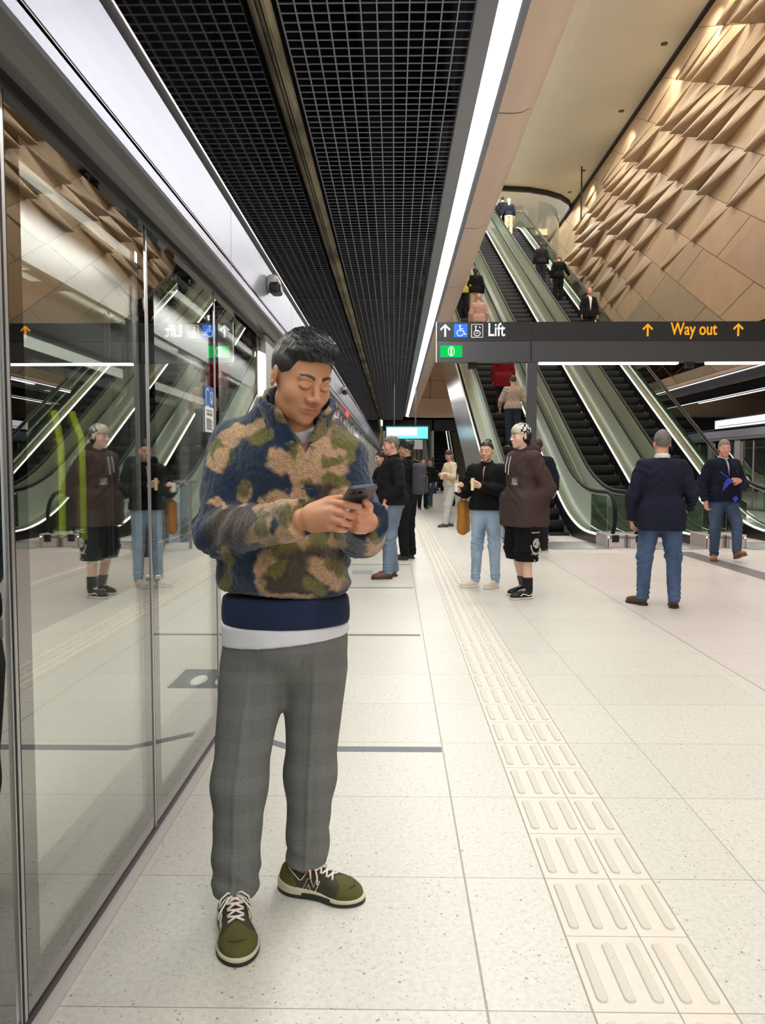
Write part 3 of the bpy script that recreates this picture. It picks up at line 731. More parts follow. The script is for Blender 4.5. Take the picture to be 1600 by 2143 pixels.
def escalator(loc, yaw, label, steps=True, far=False, clear=False, lit=True):
    t = empty('escalator', loc, yaw, label, 'escalator', None)
    hw = .5
    def ribbon(x0, x1, zoff, th, name, m, lo=0, smooth=1.2, cut=None):
        pts = esc_curve(zoff); 
        if cut: pts = [p for p in pts if p[0] >= cut]
        rows = [[(x0, y, z), (x1, y, z), (x1, y, z-th), (x0, y, z-th)] for y, z in pts]
        b = MB().strip(rows, closed=True); b.add([*rows[0]], [(0, 1, 2, 3)]); b.add([*rows[-1]], [(3, 2, 1, 0)])
        return b.build(name, m, t)
    # inclined bed under the steps
    ribbon(-hw, hw, -.30, .5, 'truss', M['riser'])
    ribbon(-.84, -.80, .22, 1.35, 'side_cladding', M['steel'])
    ribbon(.80, .84, .22, 1.35, 'side_cladding', M['steel'])
    for s in (-1, 1):
        ribbon(*sorted((s*.515, s*.535)), .16, .30, 'skirt', M['dark'])
        if lit: ribbon(*sorted((s*.518, s*.545)), .195, .022, 'skirt_light', M['lit2'])
        ribbon(*sorted((s*.545, s*.84)), .20, .04, 'deck', M['greenclad'])
        ribbon(*sorted((s*.644, s*.656)), .90, .71, 'balustrade_glass', M['bglass2'] if (clear and s > 0) else M['bglass'], cut=YI-.9)
        if clear and s > 0: ribbon(.66, .665, .50, .30, 'inner_panel', M['greenclad'], cut=YI)
        MB().box(*sorted((s*.644, s*.656)), .45, YI-.9, .2, .90).build('balustrade_glass', M['bglass2'], t)
        # black handrail with rounded newel end
        pts = [p for p in esc_curve(.95) if p[0] > .45]
        arc = [(.45-.42*math.sin(a), .53+.42*math.cos(a)) for a in np.linspace(0, PI*.80, 14)]
        path = [(s*.65, y, z) for y, z in reversed(arc)]+[(s*.65, y, z) for y, z in pts]
        MB().tube(path, .036, 8).build('handrail', M['rubber'], t, True)
        path2 = [(x, y+.03 if i < 14 else y, z-.055) for i, (x, y, z) in enumerate(path)]
        MB().tube(path2, .012, 6).build('rail_track', M['alu'], t, True)
        arc2 = [(s*.65, .45, .93)]+[(s*.65, .45-.40*math.sin(a), .53+.40*math.cos(a)) for a in np.linspace(0, PI*.85, 12)]+[(s*.65, .45, .20)]
        b = MB(); b.add([p for p in arc2], [tuple(range(len(arc2)))]); b.build('newel_glass', M['bglass2'], t)
        b = MB().box(*sorted((s*.50, s*.84)), .0, .62, 0, .235); b.build('newel_base', M['pinkalu'], t, False, .01)
        MB().box(*sorted((s*.59, s*.71)), -.012, .12, .10, .22).build('newel_inlet', M['black'], t)
        MB().box(*sorted((s*.58, s*.61)), -.006, .0, .05, .07).build('newel_badge', M['white'], t)
    MB().box(-.52, .52, -.25, 1.0, -.02, .012).build('comb_plate', M['steel'], t)
    if steps:
        b = MB(); r, d = .2309, .40
        sm = None; n = int(RISE/r)+1
        for i in range(n+1):
            y0 = YI-.35+i*d; z1 = i*r-.18
            if i == 0:
                b = MB(); b.box(-.5, .5, 0, d, -.03, 0, 0)
                for g in range(24): b.box(-.49+g*.042, -.478+g*.042, .0, d, 0, .006, 0)
                # curved riser with cleats
                rows = [[(-.5, .0-.02*math.sin(PI*q), -q*.22), (.5, .0-.02*math.sin(PI*q), -q*.22)] for q in np.linspace(0, 1, 5)]; b.strip(rows, 1)
                b.box(-.5, .5, -.004, .012, -.012, .004, 2)
                s0 = b.build('step', [M['escstep'], M['riser'], mat('step_nosing', srgb(52, 58, 56), .4, .4)], t); s0.location = (0, y0, z1)
            else:
                c = s0.copy(); COL.objects.link(c); c.parent = t; c.location = (0, y0, z1)
    return t
def esc_x(k): return 3.06+1.69*k
labs = ['escalator nearest the platform edge, carrying the man in the beige sweater and the red coat', 'middle escalator of the three, empty black steps behind the post of the sign',
        'escalator beside the gold wall, with people riding near its top']
ESC = []
for k in range(3):
    ESC.append(escalator((esc_x(k)+.11, 13.2, 0), ESC_YAW, labs[k], clear=(k == 2)))
# cladding of the banks: stainless side of the nearest escalator and glass rail outside the last one
escalator((3.02, 42.0, 0), 0.02, 'distant escalator with black steps rising under the beige hall end', True, True)
e = MB(); L = RISE/TAN
pts = [(.95, .02), (2.1, .25), (24.8, 13.25), (24.8, 11.6), (7.3, 1.6), (5.3, .02)]
fx = lambda u, v, tt: (tt, u, v)
o = e.prism(pts, fx, -.98, -.94).build('side_cladding', M['steel'], ESC[0])
o = MB().prism([(7.3, 1.5), (24.8, 11.5), (24.8, 12.3), (7.3, 2.1)], fx, -.94, .8).build('soffit', M['sand'], ESC[0])
# outer glass guard with black rail beside the wall
# barrier posts beside the nearest escalator
t = empty('glass_barrier', at(1030, 1095, 13.0).to_2d().to_3d(), 0, 'waist high glass barrier with grey rail behind the woman in the black jacket', 'barrier')
MB().box(-.02, .02, -.02, .02, 0, 1.13).build('post', M['trimgrey'], t); MB().box(.45, .49, -.02, .02, 0, 1.13).build('post', M['trimgrey'], t)
MB().box(-.12, .5, -.03, .03, 1.12, 1.17).build('rail', M['trimgrey'], t); MB().box(.03, .44, -.006, .006, .1, 1.1).build('pane', glassmat('bluish_glass', (.7, .8, .92), .15), t)
# ================================================================== hanging direction sign
SY = 11.8
def sign():
    t = empty('direction_sign', (0, SY, 0), 0, 'long black direction sign over the platform reading Lift and Way out', 'sign')
    xl = .627; xr = 10.0
    DS = mat('sign_black', srgb(34, 34, 36), .4); DB = mat('sign_beam_grey', srgb(72, 72, 74), .35, .3)
    MB().box(xl, 2.055, -.05, .05, 3.30, 3.59).build('sign_face', DS, t); MB().box(2.075, xr, -.05, .05, 3.30, 3.59).build('sign_face', DS, t)
    MB().box(xl, 2.055, -.06, .06, 2.985, 3.295).box(2.075, xr, -.06, .06, 2.985, 3.295).box(xl, xr, -.03, .03, 2.99, 3.58).build('beam', DB, t, False, .004)
    MB().box(xl, xl+.012, -.062, .062, 2.985, 3.59).build('end_cap', M['alu'], t)
    MB().box(2.015, 2.165, -.055, .055, 0, 2.985).build('post', DB, t, False, .006)
    MB().box(8.48, 8.63, -.055, .055, 0, 2.985).build('post', DB, t, False, .006)
    wh = emis('sign_white', (1, 1, 1), .86); am = emis('sign_amber', srgb(236, 158, 30), 1.0); fb = lambda u, v, s: (u, s, v)
    def X(px): return (px-825)/1600*SY
    def Z(py): return CAM_H+(977-py)/1600*SY
    text('Lift', .275, wh, t, (X(1016), -.052, Z(709)+.005), (PI/2, 0, 0)).scale = (.74, 1, 1)
    text('Way out', .262, am, t, (X(1390), -.052, Z(707)), (PI/2, 0, 0)).scale = (.74, 1, 1)
    def arrow(px, m):
        b = MB(); x = X(px); b.stroke([(x, Z(710)), (x, Z(688))], .028, fb, -.054, -.05); b.stroke([(x-.07, Z(696)), (x, Z(686)), (x+.07, Z(696))], .03, fb, -.054, -.05)
        b.build('arrow', m, t)
    arrow(929, wh); arrow(1343, am); arrow(1527, am)
    for px in (1709, 1890): arrow(px, am)
    text('Way out', .262, am, t, (X(1748), -.052, Z(707)), (PI/2, 0, 0)).scale = (.74, 1, 1)
    # wheelchair symbol
    MB().box(X(947), X(974.5), -.053, -.05, Z(711), Z(684)).build('icon_field', mat('icon_blue', srgb(10, 92, 200), .5, emit=srgb(10, 92, 200), estr=.45), t)
    cx, cz = X(961), Z(698); b = MB()
    b.prism([(cx-.012+.015*math.cos(a), cz+.075+.015*math.sin(a)) for a in np.linspace(0, 2*PI, 10)[:-1]], fb, -.056, -.053)
    b.stroke([(cx-.012, cz+.058), (cx-.008, cz+.0), (cx+.04, cz+.0), (cx+.062, cz-.055), (cx+.085, cz-.048)], .014, fb, -.056, -.053)
    b.stroke([(cx-.01, cz+.03), (cx+.035, cz+.03)], .011, fb, -.056, -.053)
    b.stroke([(cx-.01+.047*math.cos(a), cz-.03+.047*math.sin(a)) for a in np.linspace(1.9, 6.1, 14)], .011, fb, -.056, -.053)
    b.build('wheelchair_symbol', wh, t)
    b = MB(); x0, x1, z0, z1 = X(983), X(1006), Z(711), Z(685)
    b.stroke([(x0, z0), (x1, z0), (x1, z1), (x0, z1), (x0, z0)], .009, fb, -.055, -.05)
    c = ((x0+x1)/2, (z0+z1)/2)
    b.prism([(c[0]-.02+.014*math.cos(a), c[1]+.062+.014*math.sin(a)) for a in np.linspace(0, 2*PI, 10)[:-1]], fb, -.055, -.05)
    b.stroke([(c[0]-.02, c[1]+.045), (c[0]-.022, c[1]+.0), (c[0]+.02, c[1]-.005)], .014, fb, -.055, -.05)
    b.stroke([(c[0]+.048*math.cos(a), c[1]-.035+.042*math.sin(a)) for a in np.linspace(0, 2*PI, 14)], .010, fb, -.055, -.05)
    b.stroke([(c[0]-.025, c[1]-.035), (c[0]+.025, c[1]-.035)], .008, fb, -.055, -.05); b.stroke([(c[0]+.03, c[1]+.065), (c[0]+.05, c[1]+.04)], .012, fb, -.055, -.05)
    b.build('lift_symbol', wh, t)
    gx0, gx1, gz0, gz1 = X(919), X(964), Z(752), Z(728)
    g = MB().box(gx0, gx1, -.075, -.06, gz0, gz1).build('exit_light', emis('exit_green', srgb(20, 190, 84), 1.0), t)
    b = MB(); cx, cz = (gx0+gx1)/2, (gz0+gz1)/2
    b.stroke([(cx+.045*math.cos(a), cz+.07*math.sin(a)) for a in np.linspace(0, 2*PI, 14)], .010, fb, -.078, -.075)
    b.stroke([(cx, cz-.06), (cx, cz+.06)], .022, fb, -.078, -.075); b.build('exit_symbol', wh, t)
    for a, c_ in ((1123, 1407), (1465, 1800), (1850, 2160)):
        MB().box(X(a), X(c_), -.05, .03, 2.955, 2.984).build('lamp', M['lit'], t)
    b = MB().box(X(1424), X(1440), -.05, .05, 2.90, 2.985); b.build('sensor', M['black'], t)
    MB().box(X(980)-.02, X(980)+.12, .02, .12, 2.90, 2.985).build('sensor', M['black'], t)
sign()
# departures screen hanging farther along
t = empty('departures_screen', (0, 25, 0), 0, 'bright cyan departures screen hanging over the platform behind the bald man', 'screen')
p0, p1 = at(808, 918, 25), at(895, 893, 25)
MB().box(p0.x-.03, p1.x+.05, 0, .12, p0.z-.03, p1.z+.05).build('housing', M['dark'], t)
MB().box(p0.x, p1.x, -.01, 0, p0.z, p1.z).build('display', emis('cyan_display', srgb(120, 225, 235), 1.0), t)
MB().box(p0.x+.02, p1.x-.35, -.014, -.01, p0.z+.1, p1.z-.04).build('text_block', emis('white_display', (1, 1, 1), 1.0), t)
for dx in (.25, .95): MB().tube([(p0.x+dx, .05, p1.z), (p0.x+dx, .05, 4.2)], .025, 6).build('hanger', M['trimgrey'], t)
# conduit line and small lit board on the far platform side
t = empty('line_diagram', (0, 0, 0), 0, 'long white backlit line map board over the far platform screens', 'sign board')
MB().box(11.40, 11.444, 23.5, 27.6, 2.70, 3.06).build('housing', M['dark'], t)
MB().box(11.39, 11.40, 23.6, 27.5, 2.74, 3.02).build('display', emis('white_board', (.93, .93, 1), .9), t)
MB().box(11.385, 11.39, 23.8, 27.2, 2.80, 2.82).build('route_line', M['trimgrey'], t)
# blue bin by the distant escalator
t = empty('help_point', (2.0, 40.5, 0), 0, 'dark blue box unit standing beside the distant escalator', 'box unit')
MB().box(-.22, .22, -.2, .2, 0, 1.15).build('body', mat('navy_unit', srgb(40, 40, 84), .5), t, False, .01); MB().box(-.24, .24, -.22, .22, 1.15, 1.19).build('lid', M['white'], t)
t = empty('hoarding_sign', (0, 34, 0), 0, 'white information board beneath the departures screen', 'sign board')
p0, p1 = at(855, 940, 34), at(884, 917, 34)
MB().box(p0.x, p1.x, 0, .06, p0.z, p1.z).build('board', M['white'], t); MB().box(p0.x+.05, p0.x+.25, -.01, 0, p0.z+.1, p1.z-.1).build('panel', mat('teal_panel', srgb(20, 110, 110), .5), t)
MB().tube([((p0.x+p1.x)/2, .03, p1.z), ((p0.x+p1.x)/2, .03, 4.2)], .02, 6).build('hanger', M['trimgrey'], t)
# ================================================================== people
SKIN = mat('skin', srgb(205, 150, 120), .5, attr='col', noise=(60, .03, 3)); SKIN.node_tree.nodes['Principled BSDF'].inputs['Subsurface Weight'].default_value = .0
VC = mat('painted_cloth', srgb(128, 128, 128), .85, attr='col', noise=(30, .05, 4))
def cloth(name, c, amt=.10, rough=.9, sc=26):
    return mat(name, c, rough, 0, .25, noise=(sc, amt, 5), bump=(sc*9, .25, .002))
def Rz(a): c, s = math.cos(a), math.sin(a); return np.array([[c, -s, 0], [s, c, 0], [0, 0, 1]], F32)
def Rx(a): c, s = math.cos(a), math.sin(a); return np.array([[1, 0, 0], [0, c, -s], [0, s, c]], F32)
def Ry(a): c, s = math.cos(a), math.sin(a); return np.array([[c, 0, s], [0, 1, 0], [-s, 0, c]], F32)
# ---- head, local frame: faces -y, centre between ears, chin at -.115
def head_sdf(q, closed=False, fat=0., jaw=1.):
    d = ell(q, (0, .014, .032), (.077, .094, .088))
    d = smin(d, ell(q, (0, -.022, -.028), (.064+fat, .068, .088)), .025)
    d = smin(d, ell(q, (0, -.034, -.076), ((.046+fat)*jaw, .047, .036)), .022)
    d = smin(d, ell(q, (0, -.071, -.099), (.020, .017, .015)), .022)
    ax = q.copy(); ax[:, 0] = np.abs(ax[:, 0])
    d = smin(d, ell(ax, (.043, -.052, -.030), (.022, .026, .024)), .022)
    d = smin(d, rc(ax, (.010, -.084, .020), (.042, -.072, .022), .008, .008), .014)
    d = smax(d, -ell(ax, (.032, -.098, .001), (.018, .020, .013)), .012)
    d = smin(d, ell(ax, (.031, -.075, .000), (.0155, .0135, .0115)), .004)
    # upper lid and lash shelf
    d = smin(d, rc(ax, (.018, -.087, .006), (.044, -.079, .005), .0035), .004)
    if closed: d = smin(d, ell(ax, (.031, -.078, -.001), (.0165, .0135, .0115)), .003)
    # nose
    d = smin(d, rc(q, (0, -.084, .012), (0, -.108, -.028), .0075, .0115), .010)
    d = smin(d, ell(ax, (.0135, -.099, -.033), (.0085, .0105, .0080)), .006)
    d = smax(d, -ell(ax, (.0075, -.104, -.0425), (.0042, .006, .0035)), .003)
    # mouth
    d = smin(d, ell(q, (0, -.082, -.062), (.026, .016, .018)), .012)
    d = smin(d, rc(ax, (.004, -.0995, -.0570), (.020, -.0905, -.0620), .0046, .0026), .004)
    d = smin(d, rc(ax, (0, -.0985, -.0690), (.015, -.0905, -.0680), .0062, .0036), .004)
    d = smax(d, -rc(ax, (0, -.1050, -.0628), (.024, -.092, -.0658), .0019), .002)
    # ears
    Re = Rz(.28)
    e = ell(ax, (.079, .012, -.008), (.0075, .019, .031), Re)
    e = smax(e, -ell(ax, (.0875, .006, -.003), (.0065, .0105, .020), Re), .002); e = smin(e, ell(ax, (.083, .010, -.006), (.003, .004, .012), Re), .003)
    d = smin(d, e, .006)
    return d
def head_col(q, skin, brow, lip, closed=False, stubble=0., hairtone=None, iris=(40, 28, 22), white=(215, 208, 200)):
    c = np.repeat(skin[None], len(q), 0); ax = q.copy(); ax[:, 0] = np.abs(ax[:, 0]); front = (q[:, 1] < -.03)
    def blend(mask, col, a=1.): m = (np.clip(mask, 0, 1)*a)[:, None]; c[:] = c*(1-m)+col*m
    # brows
    bx = np.clip((ax[:, 0]-.012)/.036, 0, 1); bz = .0235+.0065*np.sin(bx*PI*.72)-.002*bx; th = .0052-.0028*bx
    blend(front*(ax[:, 0] > .010)*(ax[:, 0] < .051)*np.clip((th-np.abs(q[:, 2]-bz))/.0022+.5, 0, 1), brow, .92)
    blend(front*np.clip(1-np.sqrt((q[:, 0]/.026)**2+((q[:, 2]+.0625)/.0105)**2), 0, .30)/.30, lip, .8)
    blend(front*(ax[:, 0] < .023)*np.clip(1-np.abs(q[:, 2]+.0630)/.0018, 0, 1), lip*.35, .85)
    ex = (ax[:, 0]-.031)/.0150
    if closed:
        lz = -.0045-.0035*(1-ex**2)
        blend(front*(np.abs(ex) < 1.05)*np.clip(1.2-np.abs(q[:, 2]-lz)/.0017, 0, 1), C3(28, 18, 15), .92)
        blend(front*(np.abs(ex) < 1)*np.clip(1-np.abs(q[:, 2]-.0075)/.0016, 0, 1), skin*.45, .7)
    else:
        op = .0056*np.sqrt(np.clip(1-ex**2, 0, 1))
        m = front*np.clip((op-np.abs(q[:, 2]+.0005))/.0012+.5, 0, 1)*(np.abs(ex) < 1)
        blend(m, C3(*white), .9); blend(m*np.clip((.0062-np.sqrt((ax[:, 0]-.031)**2+(q[:, 2])**2))/.001, 0, 1), C3(*iris), 1)
        blend(front*(np.abs(ex) < 1.08)*np.clip(1.2-np.abs(q[:, 2]-.0005-op)/.0015, 0, 1), C3(35, 24, 20), .85)
    if stubble:
        s = (q[:, 2] < -.030)*(q[:, 1] < .01)*np.clip((.105-np.abs(q[:, 0]))*10, 0, 1)
        ring = np.clip(1-np.sqrt((q[:, 0]/.036)**2+((q[:, 2]+.072)/.032)**2), -1, 1)
        s2 = np.clip((-q[:, 2]-.040)/.03, 0, 1)
        blend(s*s2, skin*.55, stubble*.6)
        blend((q[:, 1] < -.07)*(np.abs(q[:, 2]+.0475) < .006)*(ax[:, 0] < .028), skin*.40, stubble)
    blend(np.clip((q[:, 1] < -.085)*(ax[:, 0] < .02)*(q[:, 2] > -.045)*(q[:, 2] < -.01), 0, 1), skin*np.array((1.06, .86, .82), F32), .35)
    if hairtone is not None:      # close shaved sides: skin darkens towards the hair along its own edge
        d = q[:, 2]+.62*q[:, 1]
        side = (ax[:, 0] > .045)*(q[:, 1] > -.055)*(q[:, 2] > -.03)*(q[:, 2] < .07)
        not_ear = (ax[:, 0] < .0795)
        blend(side*not_ear*np.clip((d+.015)/.035, 0, 1)*(q[:, 1] > -.045), hairtone, .75)
    return c
def hair_sdf(q, style, seed=0):
    if style == 'bald': return None
    P = q
    ridge = .0025*np.sin(220*(P[:, 0]+.35*P[:, 1])+6*vnoise(P, 30, seed))
    if style in ('short', 'crop', 'grey'):
        t = .012 if style != 'crop' else .006
        d = ell(P, (0, .014, .035), (.0785+t*.15, .096+t*.3, .089+t*1.1))+ridge*.6+.003*vnoise(P, 60, seed)
        cut = -(P[:, 2]+.62*P[:, 1]-.010)/1.17
        cut = np.where(P[:, 1] < -.055, .062-P[:, 2], cut)
        return smax(d, cut, .006)
    if style == 'recede':
        d = ell(P, (0, .014, .032), (.0785, .0960, .089))+ridge*.2
        cut = -(P[:, 2]+.80*P[:, 1]+.010)/1.28
        d = smax(d, cut, .006)
        top = ell(P, (0, -.03, .13), (.055, .10, .06)); return smax(d, -top, .01)
    if style == 'bun':
        d = ell(P, (0, .016, .034), (.080, .098, .091))+ridge*.4
        cut = np.where(P[:, 1] < -.055, .060-P[:, 2], -(P[:, 2]+.75*P[:, 1]-.015)/1.25); d = smax(d, cut, .006)
        return smin(d, ell(P, (0, .075, .115), (.042, .042, .035)), .012)
    if style == 'long':
        d = ell(P, (0, .016, .034), (.088, .103, .096))+ridge; cut = -(P[:, 2]+.75*P[:, 1]-.0)/1.25; d = smax(d, cut, .006)
        return U(.02, d, rc(P, (0, .075, .0), (0, .10, -.22), .07, .045))
    if style == 'messy':
        d = ell(P, (0, .010, .045), (.094, .112, .098))+.008*vnoise(P, 38, seed)+ridge
        cut = -(P[:, 2]+.50*P[:, 1]-.012)/1.12; return smax(d, cut, .008)
    if style == 'cap':
        d = ell(P, (0, .012, .045), (.088, .104, .088)); return smax(d, -(P[:, 2]+.18*P[:, 1]-.018), .006)
def hand_sdf(P, w, f, n, r=1., curl=.5, side=1):
    "w wrist, f direction of the fingers, n direction the palm faces"
    w = np.asarray(w, F32); f = np.asarray(f, F32); f = f/np.linalg.norm(f); n = np.asarray(n, F32); n = n-f*(n@f); n /= np.linalg.norm(n); s = np.cross(f, n)*side
    R = np.stack([s, f, n], 1)
    d = rbox(P, w+f*.050*r, (.038*r, .048*r, .015*r), .014*r, R)
    for i, (o, L) in enumerate(((-.029, .070), (-.010, .082), (.010, .077), (.028, .060))):
        k = w+f*.092*r+s*o*r; a = curl*.9; m = k+(f*math.cos(a)+n*math.sin(a))*L*.5*r; a2 = curl*2.1
        e = m+(f*math.cos(a2)+n*math.sin(a2))*L*.5*r
        fg = np.minimum(rc(P, k-f*.01, m, .0092*r, .0085*r), rc(P, m, e, .0085*r, .0072*r)); d = smin(d, fg, .004)
    b = w+f*.025*r-s*.030*r; m = b+(-s*.7+f*.6+n*.35)*.038*r; e = m+(f*.9-s*.1+n*.4)*.032*r
    return smin(d, np.minimum(rc(P, b, m, .013*r, .0105*r), rc(P, m, e, .0105*r, .0085*r)), .007)
DEF = dict(H=1.75, fat=0., head=(0, 0, 0), lean=0., hair='short', hc=(35, 28, 25), skin=(222, 176, 150), closed=False, stubble=0.,
           shR=None, elR=(-.245, .02, 1.13), wrR=(-.26, -.05, .88), hdR=(.0, -.1, -1), pnR=(1, 0, 0), elL=(.245, .02, 1.13), wrL=(.26, -.05, .88), hdL=(.0, -.1, -1), pnL=(-1, 0, 0), curl=.45,
           knR=(-.105, -.015, .50), anR=(-.11, .03, .09), knL=(.105, -.015, .50), anL=(.11, .03, .09), ftR=-.15, ftL=.15,
           top=None, ttop=.028, hem=.86, bottom=None, tb=.022, cuff=.06, shoe=(60, 48, 40), sole=(210, 205, 195), shoeh=.10, sleeve=1., vox=.012, tail=0., collar=None, brow=None)
def person(label, px, py, Y=None, rz=0., loc=None, **kw):
    p = dict(DEF); p.update(kw); s = p['H']/1.75; f = p['fat']
    if loc is None: loc = at(px, py, Y)
    if Y is not None and loc is not None and kw.get('ground', True): loc = Vector((loc.x, loc.y, 0)) if 'z' not in kw else Vector((loc.x, loc.y, kw['z']))
    t = empty('person', loc, rz, label, 'person', kw.get('group')); t.scale = (s, s, s)
    vx = p['vox']; ln = p['lean']
    sh = [np.array((-.172-f*.3, .015-ln*.3, 1.395), F32), np.array((.172+f*.3, .015-ln*.3, 1.395), F32)]
    hs_ = p.get('hs', 1.0); hc_ = np.array((0, -.015-ln*.45, 1.625), F32); Rh = Rz(p['head'][0])@Rx(p['head'][1])@Ry(p['head'][2])
    EL = [p['elR'], p['elL']]; WR = [p['wrR'], p['wrL']]; KN = [p['knR'], p['knL']]; AN = [p['anR'], p['anL']]; HD = [p['hdR'], p['hdL']]; PN = [p['pnR'], p['pnL']]; FT = [p['ftR'], p['ftL']]
    def trunk(P, g):
        d = U(.06, ell(P, (0, .01, .93), (.160+f+g, .112+f+g, .13+g)), ell(P, (0, -.01-f*.5-ln*.1, 1.12), (.140+f*1.2+g, .105+f*1.2+g, .17+g)), ell(P, (0, .0-ln*.2, 1.30), (.165+f*.6+g, .115+f*.4+g, .16+g)))
        d = smin(d, rc(P, sh[0]+A(.03, 0, -.02), sh[1]+A(-.03, 0, -.02), .050+g*.9), .05); d = smin(d, rc(P, (0, .015-ln*.3, 1.445), sh[0]+A(.03, 0, -.005), .045+g*.6, .035+g*.6), .03); return smin(d, rc(P, (0, .015-ln*.3, 1.445), sh[1]+A(-.03, 0, -.005), .045+g*.6, .035+g*.6), .03)
    def arm(P, i, g, full=True):
        return np.minimum(smin(rc(P, sh[i], EL[i], .052+g, .043+g), rc(P, EL[i], WR[i], .042+g, .030+g*.8), .02), 9)
    def leg(P, i, g, g2=None):
        g2 = g if g2 is None else g2; hp = A((-.088, .088)[i]*(1+f), .01, .90)
        return smin(rc(P, hp, KN[i], .085+f*.4+g, .058+g), rc(P, KN[i], AN[i], .056+g, .040+g2), .03)
    def footv(i):
        a = FT[i]; d = A(math.sin(a), -math.cos(a), 0); return d
    legs_bare = p['bottom'] is not None and p.get('cuffz') is not None
    def body(P):
        d = trunk(P, 0); d = smin(d, rc(P, (0, .02-ln*.3, 1.44), hc_+A(0, .012, -.07), .056+f*.2, .052+f*.2), .03)
        for i in (0, 1):
            d = smin(d, arm(P, i, 0), .025); d = smin(d, leg(P, i, 0), .03); a = np.asarray(AN[i], F32); fv = footv(i)
            d = smin(d, rc(P, a+A(0, 0, -.03), a+fv*.12+A(0, 0, -.055), .03, .02), .02)
            d = smin(d, hand_sdf(P, WR[i], HD[i], PN[i], 1.0, p['curl'], (1, -1)[i]), .012)
        q = (P-hc_)@Rh/hs_; return smin(d, head_sdf(q, p['closed'], f*.03)*hs_, .015)
    sk = C3(*p['skin']); br = C3(*(p['brow'] or p['hc']))
    def bcol(P):
        q = (P-hc_)@Rh; c = head_col(q, sk, br, np.clip(sk*np.array((.95, .62, .60), F32), 0, 1), p['closed'], p['stubble']); far = ((q**2).sum(1) > .135**2)
        c[far] = sk; return c
    allp = np.array(EL+WR+KN+AN+[tuple(hc_)], F32); lo = np.minimum(allp.min(0)-.14, A(-.26, -.2, -.02)); hi = np.maximum(allp.max(0)+.16, A(.26, .2, 1.7)); lo[2] = -.03
    lo2 = lo.copy(); hi2 = hi.copy(); hi2[2] = 1.80
    sdf_obj('body', body, lo2, hi2, vx*(.7 if vx < .012 else .85), SKIN, t, bcol)
    if p['hair'] not in ('bald',):
        hs = lambda P: hair_sdf((P-hc_)@Rh, p['hair'])
        zb = .30 if p['hair'] == 'long' else .16
        hm = p.get('hatcol')
        if p['hair'] == 'cap':
            def ccol(P):
                n = vnoise(P, 75, 3); r = (n[:, None] > .05); c = np.where(r, C3(225, 222, 212), C3(22, 22, 24)); fr = ((P-hc_)@Rh)[:, 1] < -.035
                c[fr] = C3(205, 200, 184); return c
            sdf_obj('patterned_cap', hs, hc_-.15, hc_+.17, .007, VC, t, ccol)
            sdf_obj('hair', lambda P: smax(ell((P-hc_)@Rh, (0, .035, -.005), (.082, .088, .085)), -(((P-hc_)@Rh)[:, 1]*.8+.10*0+.01+((P-hc_)@Rh)[:, 2]*-.3), .01), hc_-.17, hc_+.15, .008, mat('hair', srgb(*p['hc']), .55), t)
        else: sdf_obj('hair', hs, hc_-A(.16, .18, zb), hc_+.17, max(.006, vx*.6), mat('hair', srgb(*p['hc']), .5, noise=(90, .25, 2)), t)
    g = p['ttop']; hem = p['hem']
    if p['top'] is not None:
        def topf(P):
            d = trunk(P, g)
            d = smin(d, rbox(P, (0, .012, (hem+1.08)/2-.02), (.168+f+g+p.get('hemg', 0), .120+f+g+p.get('hemg', 0), (1.08-hem)/2+.04), .105), .05)
            for i in (0, 1):
                ad = arm(P, i, g*.9); w_ = np.asarray(WR[i], F32); e_ = np.asarray(EL[i], F32); u = (w_-e_)/np.linalg.norm(w_-e_); wl = w_ if p['sleeve'] >= 1 else e_+(w_-e_)*p['sleeve']
                ad = np.where(((P-wl)**2).sum(1) < .16**2, np.maximum(ad, (P-wl)@u+.004), ad); d = smin(d, ad, .03)
            d = d+.008*fbm(P, (9, 9, 5), 3, 2)+.0055*np.sin(P[:, 2]*48+P[:, 0]*40+9*vnoise(P, 5, 5))*np.clip(vnoise(P, 5, 15)+.45, 0, 1)
            d = smax(d, hem-P[:, 2]+p['tail']*np.clip(P[:, 1], -1, 1)*0, .006)
            neck = np.sqrt(P[:, 0]**2+(P[:, 1]+ln*.3)**2)-(.062+.06*np.clip((1.47-P[:, 2])/.05, 0, 1)*0)
            d = smax(d, P[:, 2]-1.505, .01)
            if p.get('open'):      # open front showing what is worn beneath
                d = smax(d, -np.maximum(np.abs(P[:, 0])-p['open']*np.clip((P[:, 2]-p.get('openz', 1.0))*2.2, 0, 1), P[:, 1]+.02), .004)
            return d
        l = lo.copy(); l[2] = min(hem-.03, min(w_[2] for w_ in WR)-.12); h2 = hi.copy(); h2[2] = max(1.56, max(w_[2] for w_ in WR)+.1)
        if p.get('topcol'): sdf_obj(p.get('topname', 'jacket'), topf, l, h2, vx, VC, t, p['topcol'])
        else: sdf_obj(p.get('topname', 'jacket'), topf, l, h2, vx, cloth('top_cloth', srgb(*p['top'])), t)
        if p['collar']:
            cf = lambda P: smax(np.abs(np.sqrt((P[:, 0]/1.0)**2+((P[:, 1]-.012+ln*.3)/1.02)**2)-.068)-.006, np.abs(P[:, 2]-1.485-P[:, 1]*.25)-.024, .005)
            sdf_obj('collar', cf, (-.11, -.13, 1.42), (.11, .13, 1.56), .008, cloth('collar_cloth', srgb(*p['collar'])), t)
        if p.get('under'):
            uf = lambda P: smax(smax(trunk(P, .010), .92-P[:, 2], .01), P[:, 2]-1.47, .01)
            sdf_obj('shirt', uf, (-.2, -.2, .88), (.2, .2, 1.52), .012, cloth('shirt_cloth', srgb(*p['under']), .04), t)
